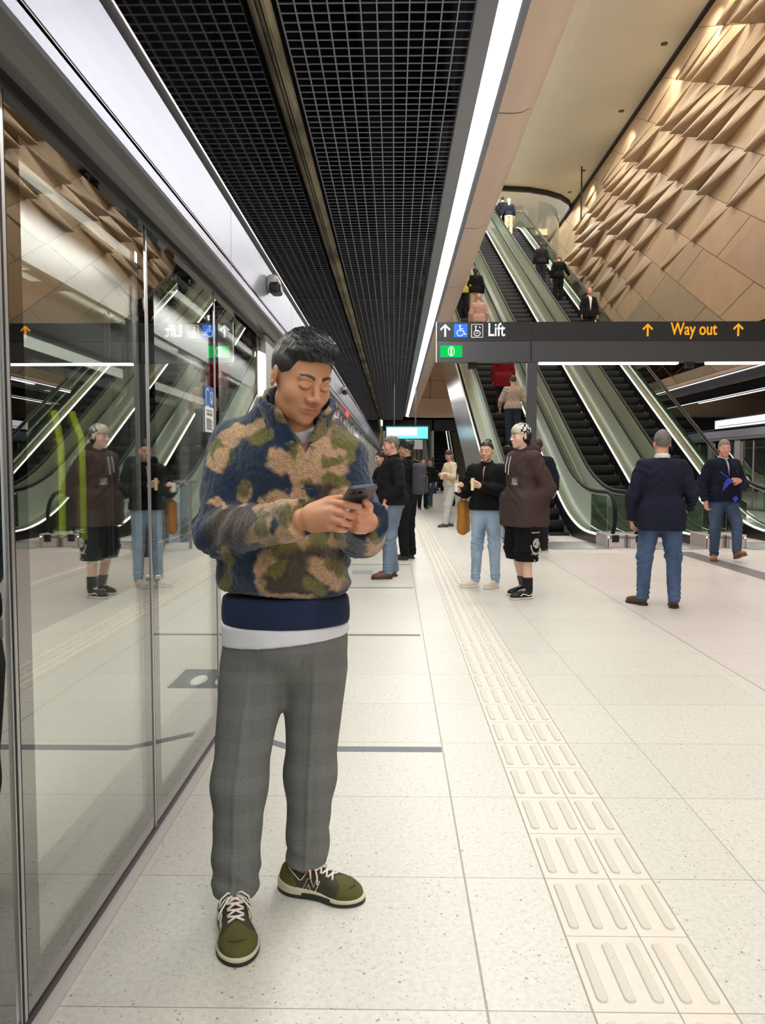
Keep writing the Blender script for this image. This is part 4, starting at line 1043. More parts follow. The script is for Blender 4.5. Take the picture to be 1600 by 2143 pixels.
    if p['bottom'] is not None:
        tb = p['tb']; cz = p.get('cuffz')
        def legf(P):
            d = ell(P, (0, .012, .93), (.160+f+tb*.5, .115+f+tb*.5, .14)); gl = p.get('flare', 0.)
            for i in (0, 1): d = smin(d, leg(P, i, tb, tb+gl), .03)
            d = d+.004*fbm(P, (14, 14, 9), 8, 2)+.006*np.sin(P[:, 2]*70+P[:, 0]*35+8*vnoise(P, 7, 2))*np.clip(np.maximum(1-np.abs(P[:, 2]-.5)*4, 1-np.abs(P[:, 2]-.12)*7), 0, 1)
            lz = cz if cz else p['cuff']
            return smax(smax(d, lz-P[:, 2], .004), P[:, 2]-1.02, .01)
        l = lo.copy(); h2 = hi.copy(); h2[2] = 1.06
        m_ = mat('denim', srgb(*p['bottom']), .85, noise=(4.5, .38, 5, (1, 1, .5)), bump=(220, .3, .002)) if p.get('denim') else cloth('trouser_cloth', srgb(*p['bottom']), .06)
        if p.get('botcol'): m_ = VC
        sdf_obj('shorts' if cz else 'trousers', legf, l, h2, vx, m_, t, p.get('botcol'))
    for i in (0, 1):
        a = np.asarray(AN[i], F32); fv = footv(i); sd = A(-fv[1], fv[0], 0); base = A(a[0], a[1], a[2]-.09)+fv*.055; ptch = p.get('pitch', (0, 0))[i]
        R = np.stack([sd, -fv, A(0, 0, 1)], 1)@Rx(ptch)
        def up(P, base=base, R=R):
            q = (P-base)@R; d = U(.03, ell(q, (0, -.085, .035), (.046, .065, .036)), ell(q, (0, -.01, .045), (.042, .075, .045)), rc(q, (0, .055, .05), (0, .05, p['shoeh']-.015), .042, .038))
            return smax(smax(d, .018-q[:, 2], .003), q[:, 2]-p['shoeh']+.02*np.clip(-q[:, 1]/.05, 0, 1), .006)
        def so(P, base=base, R=R):
            q = (P-base)@R; q2 = q.copy(); q2[:, 2] = 0; d = np.minimum(1, U(.03, ell(q2, (0, -.09, 0), (.050, .066, .05)), ell(q2, (0, .045, 0), (.043, .065, .05)), rc(q2, (0, -.08, 0), (0, .05, 0), .040))); return smax(d, np.abs(q[:, 2]-.012)-.012, .003)
        lo3 = base-A(.20, .20, .05); hi3 = base+A(.20, .20, .16)
        sh_ = sdf_obj('shoe', up, lo3, hi3, max(.007, vx*.6), mat('shoe_upper', srgb(*p['shoe']), .5), t)
        sdf_obj('sole', so, lo3, hi3, max(.007, vx*.6), mat('shoe_sole', srgb(*p['sole']), .6), sh_)
        if p.get('laces'):
            b = MB(); Ri = R
            for k in range(4):
                for sg in (-1, 1):
                    a1 = base+Ri@A(-.02*sg, -.045+k*.022-.0, .072+k*.011); a2 = base+Ri@A(.02*sg, -.03+k*.022, .078+k*.011); b.tube([a1, a2], .004, 5)
            b.build('laces', M['white'], sh_)
            b = MB()
            for sg in (-1, 1):
                pts = [base+Ri@A(sg*x, y, z) for x, y, z in ((.048, .07, .05), (.049, .03, .038), (.0475, 0, .052), (.047, -.035, .058), (.047, -.06, .04))]; b.tube(pts, .005, 5)
            b.build('side_stripe', M['white'], sh_)
        if p.get('sock'):
            sf = lambda P, i=i: smax(leg(P, i, .006), P[:, 2]-(.22 if i else .20), .004)
            sdf_obj('sock', sf, lo3, hi3+A(0, 0, .12), .009, cloth('sock_cloth', srgb(*p['sock'][i])), t)
    t['_s'] = s
    del t['_s']
    return t
# ================================================================== the man in the camouflage fleece
def V3(px, py, Y): v = at(px, py, Y); return np.array((v.x, v.y, v.z), F32)
def hair_strands(t, HC, Rh, HS, m):
    rnd = random.Random(5); b = MB()
    for i in range(760):
        th = rnd.uniform(-1.15, 1.15); ph = rnd.uniform(-1.25, 1.05)
        n = A(math.sin(th)*math.cos(ph)*1., math.sin(ph)*-1*-1, math.cos(th)*math.cos(ph)); y = .075*math.sin(ph)-.012
        p0 = A(.066*math.sin(th)*math.cos(ph*.9), y, .088+.046*math.cos(th)*math.cos(ph)**.7 if math.cos(ph) > 0 else .09)
        n = A(p0[0]/.07, (p0[1]+.012)/.09, (p0[2]-.075)/.055); n /= np.linalg.norm(n)
        d = A(rnd.uniform(-.15, .75), -1, 0)+A(0, 0, rnd.uniform(-.1, .2)); d -= n*float(d@n); d /= max(1e-6, np.linalg.norm(d)); Ln = rnd.uniform(.018, .036); lift = rnd.uniform(.0, .007)
        pts = [p0-n*.003, p0+d*Ln*.5+n*(.002+lift*.7), p0+d*Ln+n*(lift-.004*(Ln/.03))]
        b.tube([HC+(Rh@p)*HS for p in pts], [.0022, .0018, .0005], 4, 0, False)
    b.build('hair_strands', m, t, True)
def main_man():
    t = empty('person', (-.34, 2.40, 0), 0, 'man in a camouflage fleece and grey checked trousers looking down at his phone', 'person')
    O = A(-.34, 2.40, 0)
    def L(px, py, Y): return V3(px, py, Y)-O
    HC = L(630, 790, 2.30); HS = 1.06
    Rh = Rz(math.radians(38))@Ry(math.radians(3))@Rx(math.radians(24))
    hq = lambda P: ((P-HC)@Rh)/HS
    skin = C3(196, 140, 104)
    neck0, neck1 = L(612, 905, 2.40), L(616, 835, 2.36)
    shR, shL = L(492, 935, 2.43), L(716, 955, 2.43)
    elR, elL = L(464, 1112, 2.36), L(752, 1118, 2.34)
    wrR, wrL = L(632, 1087, 2.06), L(768, 1092, 2.09)
    hipR, hipL = L(530, 1400, 2.41), L(662, 1395, 2.43)
    knR, knL = L(500, 1640, 2.33), L(649, 1620, 2.44)
    anR, anL = L(490, 1905, 2.30), L(641, 1810, 2.46)
    # ---- hands, laid out joint by joint
    def hands(P):
        def g(*a): return L(*a)
        # right hand: back of the hand to the camera, fingers reaching across under the phone
        kn = [g(692, 1052, 2.005), g(697, 1070, 1.985), g(696, 1087, 1.985), g(690, 1102, 2.00)]
        d = rc(P, wrR, g(655, 1084, 2.04), .028, .027)
        cp = [g(650, 1070, 2.045), g(650, 1078, 2.03), g(651, 1090, 2.03), g(654, 1099, 2.04)]
        for a, b in zip(cp, kn): d = smin(d, rc(P, a, b, .020, .0135), .016)
        d = smin(d, rbox(P, g(672, 1078, 2.035), (.030, .014, .028), .012), .018)
        tips = [[g(722, 1056, 1.965), g(751, 1061, 1.975)], [g(722, 1076, 1.96), g(740, 1082, 1.985)], [g(716, 1093, 1.965), g(730, 1097, 1.99)], [g(708, 1107, 1.99), g(722, 1108, 2.02)]]
        for k, (m, e) in zip(kn, tips): d = smin(d, np.minimum(rc(P, k, m, .0118, .0105), rc(P, m, e, .0103, .0088)), .0045)
        # right thumb lies on the glass
        d = smin(d, np.minimum(rc(P, g(663, 1060, 2.06), g(688, 1047, 2.07), .016, .0125), rc(P, g(688, 1047, 2.07), g(712, 1042, 2.05), .0122, .0095)), .010)
        # left hand behind it, a loose fist closing on the phone edge
        e_ = rc(P, wrL, g(760, 1092, 2.055), .027, .028)
        e_ = smin(e_, rbox(P, g(757, 1085, 2.045), (.021, .026, .030), .018), .014)
        fs = [[g(771, 1072, 2.005), g(752, 1071, 1.975), g(730, 1077, 1.995)], [g(771, 1085, 2.005), g(752, 1087, 1.975), g(736, 1090, 1.995)],
              [g(768, 1098, 2.01), g(750, 1100, 1.985), g(733, 1101, 2.005)], [g(762, 1109, 2.02), g(746, 1110, 2.0), g(734, 1107, 2.02)]]
        for a, b, c in fs: e_ = smin(e_, np.minimum(rc(P, a, b, .0118, .0105), rc(P, b, c, .0103, .0085)), .004)
        e_ = smin(e_, np.minimum(rc(P, g(768, 1078, 2.05), g(772, 1061, 2.02), .014, .0120), rc(P, g(772, 1061, 2.02), g(764, 1050, 1.985), .0120, .0095)), .006)
        return np.minimum(d, e_)
    def body(P):
        d = U(.06, ell(P, L(600, 1340, 2.41), (.150, .100, .13)), ell(P, L(600, 1150, 2.41), (.14, .10, .17)), ell(P, L(605, 1010, 2.41), (.15, .10, .15)))
        d = smin(d, rc(P, shR, shL, .065, .065), .06)
        d = smin(d, rc(P, neck0, neck1, .064, .060), .03)
        for s, e, w_ in ((shR, elR, wrR), (shL, elL, wrL)): d = smin(d, smin(rc(P, s, e, .055, .045), rc(P, e, w_, .044, .028), .02), .03)
        for h_, k, a in ((hipR, knR, anR), (hipL, knL, anL)): d = smin(d, smin(rc(P, h_, k, .088, .056), rc(P, k, a, .052, .040), .03), .03)
        d = smin(d, hands(P), .010)
        q = hq(P); m = smin(d, head_sdf(q, True, .003, 1.12)*HS, .016)
        # fuller lips and broader nose of the face
        ax = q.copy(); ax[:, 0] = np.abs(ax[:, 0])
        m = smin(m, ell(ax, (.0160, -.097, -.033), (.0100, .0115, .0088))*HS, .005)
        return m
    def bcol(P):
        q = hq(P); c = head_col(q, skin, C3(26, 20, 18), C3(186, 108, 92), True, .40, C3(58, 48, 44)); far = ((q**2).sum(1) > .14**2); c[far] = C3(206, 146, 114)
        # nails
        return c
    sdf_obj('body', body, A(-.38, -.52, -.0)+A(0, 0, .03), A(.36, .28, 1.86), .0032, SKIN_M, t, bcol)
    HM = mat('black_hair', srgb(30, 30, 33), .38, 0, .5, noise=(120, .35, 2), bump=(320, .5, .002))
    # ---- hair: short sides, textured longer top combed forward
    def hairf(P):
        q = hq(P); d = ell(q, (0, .016, .036), (.0805, .099, .094))
        top = ell(q, (0, -.014, .088), (.070, .083, .050)); d = smin(d, top, .018)
        u = q[:, 0]*1.0+.25*q[:, 1]+.012*vnoise(q, 22, 4); st = np.sin(u*330+5*vnoise(q, 35, 9))
        up = np.clip((q[:, 2]-.05)/.05, 0, 1)
        d = d-.0020*st*up-.0040*vnoise(q@Rz(.35), (120, 26, 40), 6)*up-.0030*vnoise(q@Rz(.5), (230, 50, 80), 2)*up
        fr = np.where(q[:, 1] < -.03, 0, 0)
        front = .062+.010*np.cos(q[:, 0]*38)+.004*vnoise(q, 60, 8)     # forehead hairline
        side = .006-.35*(q[:, 1]+.045)
        line = np.where(q[:, 1] < -.050, front, np.where(q[:, 1] < -.034, side+(front-side)*np.clip((-.034-q[:, 1])/.016, 0, 1), np.maximum(side-.015, -.055-.2*q[:, 1])))
        cut = (line-q[:, 2])*.75
        ear = ell(np.stack([np.abs(q[:, 0]), q[:, 1], q[:, 2]], 1), (.080, .004, -.020), (.02, .026, .036))
        d = smax(d, cut, .005); return smax(d, -ear, .004)*HS
    sdf_obj('hair', hairf, HC-.16, HC+.18, .0026, HM, t)
    hair_strands(t, HC, Rh, HS, HM)
    # ---- fleece
    CAMO = [(600, 390, 170, 52, 15, 1), (480, 340, 130, 40, 25, 0), (330, 380, 110, 45, 0, 0), (170, 540, 120, 120, -50, 1), (240, 425, 100, 50, -20, 0), (130, 650, 75, 50, -30, 0), (215, 560, 60, 60, 0, 0),
            (730, 655, 105, 75, 30, 0), (670, 590, 50, 50, 0, 0), (410, 900, 45, 60, 0, 0), (690, 930, 90, 60, -20, 0), (590, 990, 40, 30, 0, 0), (400, 870, 40, 60, 0, 1),
            (830, 520, 50, 110, -15, 1), (880, 620, 50, 110, 0, 0), (850, 760, 50, 100, 10, 0), (900, 900, 60, 90, 0, 1), (840, 950, 40, 90, 0, 0),
            (1100, 560, 130, 180, -20, 0), (1180, 440, 110, 60, 0, 1), (1235, 540, 40, 110, 0, 1), (1010, 470, 60, 45, 0, 0), (1060, 720, 150, 80, 0, 0), (1120, 630, 60, 50, 0, 1), (1040, 870, 70, 70, 0, 2), (1150, 800, 90, 35, -20, 1), (1190, 950, 90, 90, 0, 0), (950, 870, 60, 40, 0, 3),
            (700, 1180, 190, 130, 10, 0), (620, 1100, 50, 90, 0, 1), (830, 1040, 50, 80, 0, 1), (330, 1100, 170, 110, -20, 2), (250, 1220, 110, 90, 0, 2), (200, 965, 85, 25, 0, 0), (240, 1360, 30, 40, 0, 0), (600, 1320, 60, 40, 0, 3), (740, 1110, 30, 45, 0, 3), (450, 1050, 80, 50, 0, 2),
            (880, 1310, 220, 110, 0, 1), (950, 1440, 230, 120, 0, 2), (620, 1520, 75, 170, 0, 0), (770, 1600, 150, 110, 0, 2), (750, 1725, 190, 30, 0, 0), (1070, 1540, 170, 65, -38, 0), (1150, 1500, 110, 45, -38, 1), (990, 1650, 90, 40, -38, 1), (250, 1500, 50, 150, 0, 1), (220, 1660, 45, 50, 0, 1),
            (700, 1470, 55, 45, 0, 1), (880, 1180, 90, 80, 0, 0), (1160, 1250, 60, 90, 0, 0), (1170, 1200, 40, 60, 0, 1), (1460, 1290, 70, 80, 0, 0), (1480, 1180, 25, 90, 0, 1), (540, 60, 60, 60, 0, 0), (700, 320, 60, 60, 0, 1), (1050, 290, 60, 60, -40, 1), (1080, 240, 30, 30, 0, 0)]
    cols = [C3(178, 144, 112), C3(104, 98, 56), C3(72, 62, 52), C3(34, 47, 68)]
    blobs = []
    for cx, cyy, rx, ry, an, k in CAMO:
        px, py = 400+cx/3.81, 800+cyy/3.81; Y = 2.26; v = L(px, py, Y); m = Y/1600/3.81; blobs.append((v[0], v[2], rx*m*1.16+.004, ry*m*1.16+.004, -math.radians(an), k))
    def camo(P):
        wv = .014*np.stack([vnoise(P, 22, 1)+.6*vnoise(P, 60, 2), vnoise(P, 22, 5)+.6*vnoise(P, 60, 6)], 1)
        c = np.repeat(C3(34, 47, 68)[None], len(P), 0)
        back = P[:, 1] > .05
        x = P[:, 0]+wv[:, 0]; z = P[:, 2]+wv[:, 1]
        for bx, bz, rx, ry, an, k in blobs:
            dx, dz = x-bx, z-bz; u = dx*math.cos(an)-dz*math.sin(an); v = dx*math.sin(an)+dz*math.cos(an)
            m = np.clip((1-np.sqrt((u/rx)**2+(v/ry)**2))*3+.3, 0, 1)*(1-.0*back); c = c*(1-m[:, None])+cols[k]*m[:, None]
        if back.any():
            n = vnoise(P, 9, 12); n2 = vnoise(P, 11, 31)
            cb = np.where((n > .15)[:, None], cols[0], np.where((n2 > .2)[:, None], cols[1], cols[3])); c[back] = cb[back]
        return c*(1+.10*fbm(P, 160, 2, 2))[:, None]
    def fluff(P): return .0026*vnoise(P, (120, 120, 90), 3)+.0010*vnoise(P, 230, 7)
    hemz = L(600, 1256, 2.27)[2]
    def sleeve(P, s, e, w_, r0, r1, r2):
        return smin(rc(P, s, e, r0, r1), rc(P, e, w_, r1*.97, r2), .02)
    def fleece(P):
        tor = U(.07, ell(P, L(603, 985, 2.415), (.198, .145, .20)), ell(P, L(597, 1135, 2.41), (.205, .158, .17)), ell(P, L(595, 1215, 2.41), (.208, .150, .085)))
        tor = smin(tor, rc(P, L(525, 915, 2.43), L(688, 930, 2.43), .060, .060), .05)
        tor = smin(tor, rc(P, L(575, 885, 2.41), L(650, 900, 2.41), .075, .07), .05)
        a = sleeve(P, shR, elR+A(-.0, 0, -.0), wrR,   .086, .082, .054); b = sleeve(P, shL+A(.0, 0, 0), elL, wrL+A(.0, .02, 0), .080, .076, .060)
        # folds: round the elbows, across the chest from the armpits, blousing over the band
        fold = .010*np.sin((P[:, 0]*26+P[:, 2]*52)+5*vnoise(P, 5, 3))*np.clip(vnoise(P, 4, 8)+.35, 0, 1)+.007*fbm(P, (7, 7, 9), 21, 2)
        wr1 = .007*np.sin(((P-elR)@A(.8, -.3, -.5))*75+4*vnoise(P, 9, 9))*np.clip(1-np.sqrt(((P-elR)**2).sum(1))/.24, 0, 1)*1.6
        d = smin(tor, np.minimum(a+wr1, b), .026)+fold
        d = smax(d, hemz-P[:, 2]-.012*np.sin(P[:, 0]*9), .02)
        u = wrR-elR; u = u/np.linalg.norm(u); near = ((P-wrR)**2).sum(1) < .12**2; cuf = (P-(wrR-u*.004))@u; d = np.where(near & (a < b), np.maximum(d, cuf), d)
        u2 = wrL-elL; u2 = u2/np.linalg.norm(u2); near = ((P-wrL)**2).sum(1) < .085**2; d = np.where(near & (b < a), np.maximum(d, (P-(wrL-u2*.004))@u2), d)
        # neck opening and the V of the placket
        nk = np.sqrt((P[:, 0]-neck1[0])**2+(P[:, 1]-neck1[1])**2)-.074
        d = smax(d, -np.maximum(nk, L(600, 905, 2.3)[2]-P[:, 2]), .008)
        v = L(636, 952, 2.25); w_ = np.abs(P[:, 0]-v[0]+(P[:, 2]-v[2])*.12)-np.clip((P[:, 2]-v[2])*.36, 0, .05)
        d = smax(d, -np.maximum(w_, P[:, 1]+.03), .006)
        seam = np.abs(P[:, 0]-L(622, 1000, 2.25)[0]-.010*np.sin(P[:, 2]*20)); d = d+.0035*np.clip(1-seam/.004, 0, 1)*(P[:, 2] > L(600, 1050, 2.2)[2])*(P[:, 1] < 0)
        return d-fluff(P)
    FM = mat('sherpa_fleece', (.5, .5, .5), .95, 0, .15, attr='col', noise=(170, .30, 3), bump=(260, .55, .004, 'vor'), sheen=.35)
    sdf_obj('fleece', fleece, A(-.34, -.46, .98), A(.36, .26, 1.66), .0048, FM, t, camo)
    # collar: tall stand, folded open at the front
    CC = L(620, 868, 2.375); Rc = Rz(.30)@Rx(math.radians(20))
    def collar(P):
        q = (P-CC)@Rc; r = np.sqrt((q[:, 0]/1.02)**2+(q[:, 1]/1.05)**2); fl = .018*np.clip((q[:, 2]+.01)/.05, 0, 1)*(q[:, 1] < 0)
        d = np.abs(r-(.092+.16*np.clip(-q[:, 2], 0, .1)+fl))-.0115; d = smax(d, np.abs(q[:, 2]+.008-.012*np.clip(q[:, 1]/.09, -1, 1))-.066, .012)
        gap = np.maximum(np.abs(q[:, 0]-.004)-(.016+.55*np.clip(q[:, 2]+.055, 0, .12)), q[:, 1]); return smax(d, -gap, .008)-fluff(P)
    def ccol(P):
        q = (P-CC)@Rc; c = np.repeat(C3(32, 48, 76)[None], len(P), 0); n = vnoise(P, 24, 40); m = (n > .12)*(q[:, 1] > -.2); c[m > 0] = C3(120, 106, 70)
        rr = np.sqrt(q[:, 0]**2+q[:, 1]**2); e = (q[:, 2] > .028)*(rr > .09)*(vnoise(P, 15, 3) > -.2); c[e > 0] = C3(150, 128, 92); i = rr < .094; c[i] = C3(28, 36, 62); return c
    sdf_obj('collar', collar, CC-.17, CC+.17, .0042, FM, t, ccol)
    # snap buttons
    for px, py, Y in ((609.5, 928, 2.262),):
        v = L(px, py, Y); b = MB().tube([v, v+A(.003, -.008, -.001), v+A(.003, -.010, -.001)], [.0095, .0095, .006], 14); b.build('button', mat('green_button', srgb(62, 80, 58), .25), t, True)
    # chest pocket flap piping
    b = MB().tube([L(630, 1022, 2.232), L(645, 1024, 2.23), L(657, 1023, 2.234)], .0022, 6); b.build('pocket_trim', cloth('pocket_piping', srgb(52, 74, 60)), t)
    # ribbed band
    bc = L(598, 1278, 2.41)
    def band(P):
        q = P-bc; r = np.sqrt((q[:, 0]/.199)**2+(q[:, 1]/.150)**2); sl = q[:, 2]+.22*q[:, 0]*0-.018*(q[:, 1] < 0)*0
        d = (r-1)*.16-.004*np.cos(np.clip(q[:, 2]/.05, -1, 1)*1.5); zc = -.0+.06*q[:, 0]*0; return smax(d, np.abs(q[:, 2]-.010+.16*np.clip(q[:, 1], -.2, .2)*0)-.045, .012)
    sdf_obj('waistband', band, bc-A(.24, .2, .09), bc+A(.24, .2, .09), .005, mat('navy_rib', srgb(24, 36, 66), .9, noise=(14, .05, 2), bump=(90, .3, .002)), t)
    # white T-shirt: hem below the band and neckline
    tc_ = L(598, 1318, 2.41)
    def tee(P):
        q = P-tc_; r = np.sqrt((q[:, 0]/.203)**2+(q[:, 1]/.150)**2); d = (r-1)*.155+.003*vnoise(P, (14, 14, 4), 6); tilt = .10*q[:, 0]-.08*(q[:, 1]+.15)*0
        return smax(smax(d, -(q[:, 2]-tilt+.024), .004), q[:, 2]-.03, .01)
    def tee2(P): return smax(smax(rc(P, neck0, neck1, .078, .070), P[:, 2]-L(625, 893, 2.3)[2]-.02*0-.35*(P[:, 1]+.03), .004), L(600, 1000, 2.3)[2]-P[:, 2], .01)
    WT = mat('white_cotton', srgb(222, 222, 228), .9, bump=(160, .15, .001))
    sdf_obj('shirt_hem', tee, tc_-A(.24, .2, .07), tc_+A(.24, .2, .07), .005, WT, t); sdf_obj('shirt_neck', tee2, A(-.12, -.16, 1.35), A(.2, .16, 1.62), .005, WT, t)
    # ---- trousers
    wz = L(600, 1310, 2.3)[2]
    def legs(P):
        d = ell(P, L(598, 1335, 2.41), (.197, .140, .125))
        def one(h_, k, a, r0, r1, r2): return smin(rc(P, h_, k, r0, r1), rc(P, k, a, r1, r2), .05)
        rL = one(hipR, knR, anR+A(0, 0, .0), .106, .080, .071); lL = one(hipL, knL, anL, .100, .077, .068)
        d = smin(d, rL, .05); d = smin(d, lL, .05) if False else np.minimum(smin(d, lL, .045), d)
        kz = P[:, 2]; f = .0045*fbm(P, (10, 10, 5), 4, 2)+.0040*np.sin(kz*40+9*vnoise(P, 6, 3)+P[:, 0]*42)*np.clip(1-np.abs(kz-.16)/.16, 0, 1)
        # pressed crease down the front of each leg
        for h_, k, a in ((hipR, knR, anR), (hipL, knL, anL)):
            tt = np.clip((h_[2]-kz)/(h_[2]-a[2]), 0, 1.2); cx = np.where(kz > k[2], h_[0]+(k[0]-h_[0])*(h_[2]-kz)/(h_[2]-k[2]), k[0]+(a[0]-k[0])*(k[2]-kz)/(k[2]-a[2])); f = f-.0060*np.clip(1-np.abs(P[:, 0]-cx-.004)/.012, 0, 1)*(P[:, 1] < .03)*np.clip((h_[2]-kz)*6+.6, 0, 1)
        d = d+f
        fly = np.abs(P[:, 0]-L(650, 1340, 2.3)[0]+.25*(wz-kz)*1.0); d = d+.004*np.clip(1-fly/.004, 0, 1)*(kz > L(600, 1400, 2.3)[2])*(P[:, 1] < 0)
        lz = np.where(P[:, 0] < .5*(anR[0]+anL[0]), L(490, 1898, 2.22)[2], L(641, 1822, 2.40)[2])+.22*(P[:, 1]-np.where(P[:, 0] < .5*(anR[0]+anL[0]), anR[1], anL[1]))*-1*.0
        return smax(smax(d, lz-kz, .004), kz-wz, .01)
    TM = mat('checked_wool', srgb(96, 96, 94), .92, 0, .2)
    nt = TM.node_tree; N = nt.nodes; K = nt.links; tc = N.new('ShaderNodeTexCoord'); sp = N.new('ShaderNodeSeparateXYZ'); K.new(tc.outputs['Object'], sp.inputs[0])
    def mth(op, a, b=None):
        n = N.new('ShaderNodeMath'); n.operation = op
        for i, v in enumerate((a, b)):
            if v is None: continue
            if isinstance(v, (int, float)): n.inputs[i].default_value = v
            else: K.new(v, n.inputs[i])
        return n.outputs[0]
    def bandm(c, per, lo): return mth('GREATER_THAN', mth('FRACT', mth('DIVIDE', mth('ADD', c, 7.0), per)), lo)
    fine = mth('MULTIPLY', mth('GREATER_THAN', mth('SINE', mth('MULTIPLY', sp.outputs[2], 1500.)), 0.), bandm(sp.outputs[2], .105, .62))
    fine2 = mth('MULTIPLY', mth('GREATER_THAN', mth('SINE', mth('MULTIPLY', sp.outputs[0], 1500.)), 0.), bandm(sp.outputs[0], .075, .62))
    s_ = mth('ADD', mth('MULTIPLY', fine, .11), mth('MULTIPLY', fine2, .07)); n = N.new('ShaderNodeTexNoise'); n.inputs['Scale'].default_value = 500; K.new(tc.outputs['Object'], n.inputs['Vector'])
    s_ = mth('ADD', s_, mth('MULTIPLY', n.outputs[0], .9)); rp = N.new('ShaderNodeValToRGB'); rp.color_ramp.elements[0].position = .1; rp.color_ramp.elements[1].position = 1.1 if False else 1.0
    rp.color_ramp.elements[0].color = srgb(66, 68, 67); rp.color_ramp.elements[1].color = srgb(150, 151, 148); K.new(s_, rp.inputs[0]); K.new(rp.outputs[0], N['Principled BSDF'].inputs['Base Color'])
    sdf_obj('trousers', legs, A(-.26, -.26, .05), A(.26, .2, wz+.02), .0055, TM, t)
    # ---- shoes
    OL = mat('olive_suede', srgb(88, 86, 50), .85, 0, .2, noise=(22, .12, 4), bump=(500, .3, .001)); DK = mat('dark_olive_mesh', srgb(62, 58, 44), .8, bump=(700, .5, .001)); CR = mat('cream_midsole', srgb(206, 198, 168), .6); OS = mat('black_outsole', srgb(42, 42, 42), .7); SK = mat('orange_tongue_lining', srgb(196, 120, 64), .8); LC = mat('white_laces', srgb(238, 228, 218), .8)
    def shoe(tx, ty, hx, hy, nm):
        toe = A(tx, ty, 0); heel = A(hx, hy, 0); f = toe-heel; Ln = float(np.linalg.norm(f)); f /= Ln; c = (toe+heel)/2; rz = math.atan2(f[0], -f[1]); S = Ln/.300
        e = empty(nm, tuple(c), rz); e.scale = (S, S, S); e.parent = t
        def outline(P, x, g):
            q = P.copy(); q[:, 2] = 0
            return U(.04, ell(q, (.004, -.085, 0), (.049+g, .064+g, .1)), ell(q, (0, .085, 0), (.038+g, .063+g, .1)), rc(q, (.002, -.07, 0), (0, .08, 0), .042+g, .034+g))
        def vol(P):
            z = P[:, 2]; y = P[:, 1]
            topz = np.interp(y, [-.15, -.13, -.09, -.04, .0, .03, .08, .14, .15], [.030, .048, .060, .076, .092, .098, .096, .092, .085])
            tl = outline(P, 0, 0)+.30*np.clip(z-.035, 0, .1)*.9
            rd = .028; d = smax(tl, z-topz, rd)
            op = ell(P, (0, .062, .115), (.030, .062, .045)); return smax(smax(d, -op, .006), .020-z, .002)
        def is_toe(P): return P[:, 1]+.055+.35*np.clip(P[:, 2]-.03, 0, .1)-.018*np.cos(P[:, 0]*70)
        # quarter and tongue
        sdf_obj('upper', lambda P: smax(vol(P)+.0015, -is_toe(P)-.004, .002), A(-.07, -.12, 0), A(.07, .17, .13), .003, DK, e)
        sdf_obj('toe_cap', lambda P: smax(vol(P), is_toe(P), .004), A(-.07, -.17, 0), A(.07, .02, .11), .003, OL, e)
        sdf_obj('heel_counter', lambda P: smax(vol(P)-.0015, .062-P[:, 1]-.5*np.clip(P[:, 2]-.03, 0, .1)*-1, .004), A(-.07, .02, 0), A(.07, .17, .13), .003, OL, e)
        # mudguard rib over the toe
        b = MB(); pts = [A(x, -.108-.012*math.cos(x*60), .0) for x in np.linspace(-.044, .046, 13)]
        pts = [p + A(0, 0, float(np.interp(abs(p[0]), [0, .02, .035, .046], [.058, .055, .047, .036]))) for p in pts]
        b.tube(pts, .0022, 5); b.build('toe_seam', OL, e, True)
        sdf_obj('midsole', lambda P: smax(outline(P, 0, .004), np.abs(P[:, 2]-.5*(.010+np.interp(P[:, 1], [-.15, -.05, .03, .15], [.022, .024, .032, .044])))-.5*(np.interp(P[:, 1], [-.15, -.05, .03, .15], [.022, .024, .032, .044])-.010), .003), A(-.07, -.17, -.002), A(.07, .17, .06), .003, CR, e)
        sdf_obj('outsole', lambda P: np.minimum(smax(outline(P, 0, .0045), np.abs(P[:, 2]-.0055)-.0055, .002), smax(smax(outline(P, 0, .0058), np.abs(P[:, 2]-.014)-.009, .002), np.abs(P[:, 1]+.005)-.052, .002)), A(-.07, -.17, -.004), A(.07, .17, .03), .003, OS, e)
        MB().box(-.020, .020, .035, .050, .080, .118).build('tongue', SK, e, False, .006)
        sdf_obj('lining', lambda P: ell(P, (0, .062, .075), (.030, .055, .03)), A(-.05, -.01, .03), A(.05, .14, .12), .004, SK, e)
        b = MB(); zt = lambda y: float(np.interp(y, [-.15, -.13, -.09, -.04, .0, .03, .08], [.030, .048, .060, .076, .092, .098, .096]))
        for k in range(5):
            y = -.052+k*.020; 
            for sg in (-1, 1): b.tube([A(-.023*sg, y, zt(y)-.003), A(0, y+.008, zt(y+.008)+.004), A(.023*sg, y+.016, zt(y+.016)-.001)], .0034, 6)
        for sg in (-1, 1):
            b.tube([A(0, .034, .102), A(.02*sg, .025, .112), A(.040*sg, .020, .098), A(.046*sg, .014, .075), A(.030*sg, .022, .092), A(.004*sg, .032, .104)], .0028, 6); b.tube([A(0, .034, .102), A(.018*sg, .012, .102), A(.040*sg, -.006, .080), A(.048*sg, -.010, .058)], .0028, 6)
        b.build('laces', LC, e, True)
        b = MB()
        for sg in (-1, 1):     # outlined N on both flanks
            pts = [(-.030, .028), (-.014, .066), (-.004, .066), (.010, .044), (.016, .066), (.030, .066), (.014, .028), (.002, .028), (-.010, .050), (-.018, .028), (-.030, .028)]
            P3 = []
            for u, v in pts:
                y = .015+u*-1.0 if sg > 0 else .015+u*-1.0
                xx = float(np.interp(y, [-.05, 0, .05], [.047, .042, .038])); P3.append(A(sg*(xx-.27*max(0, v-.035)+.0035), y, v))
            b.tube(P3, .0013, 5)
            b.tube([A(sg*.034, .035, .082), A(sg*.038, .050, .060), A(sg*.039, .058, .058), A(sg*.034, .085, .078), A(sg*.032, .10, .090)], .0018, 5)
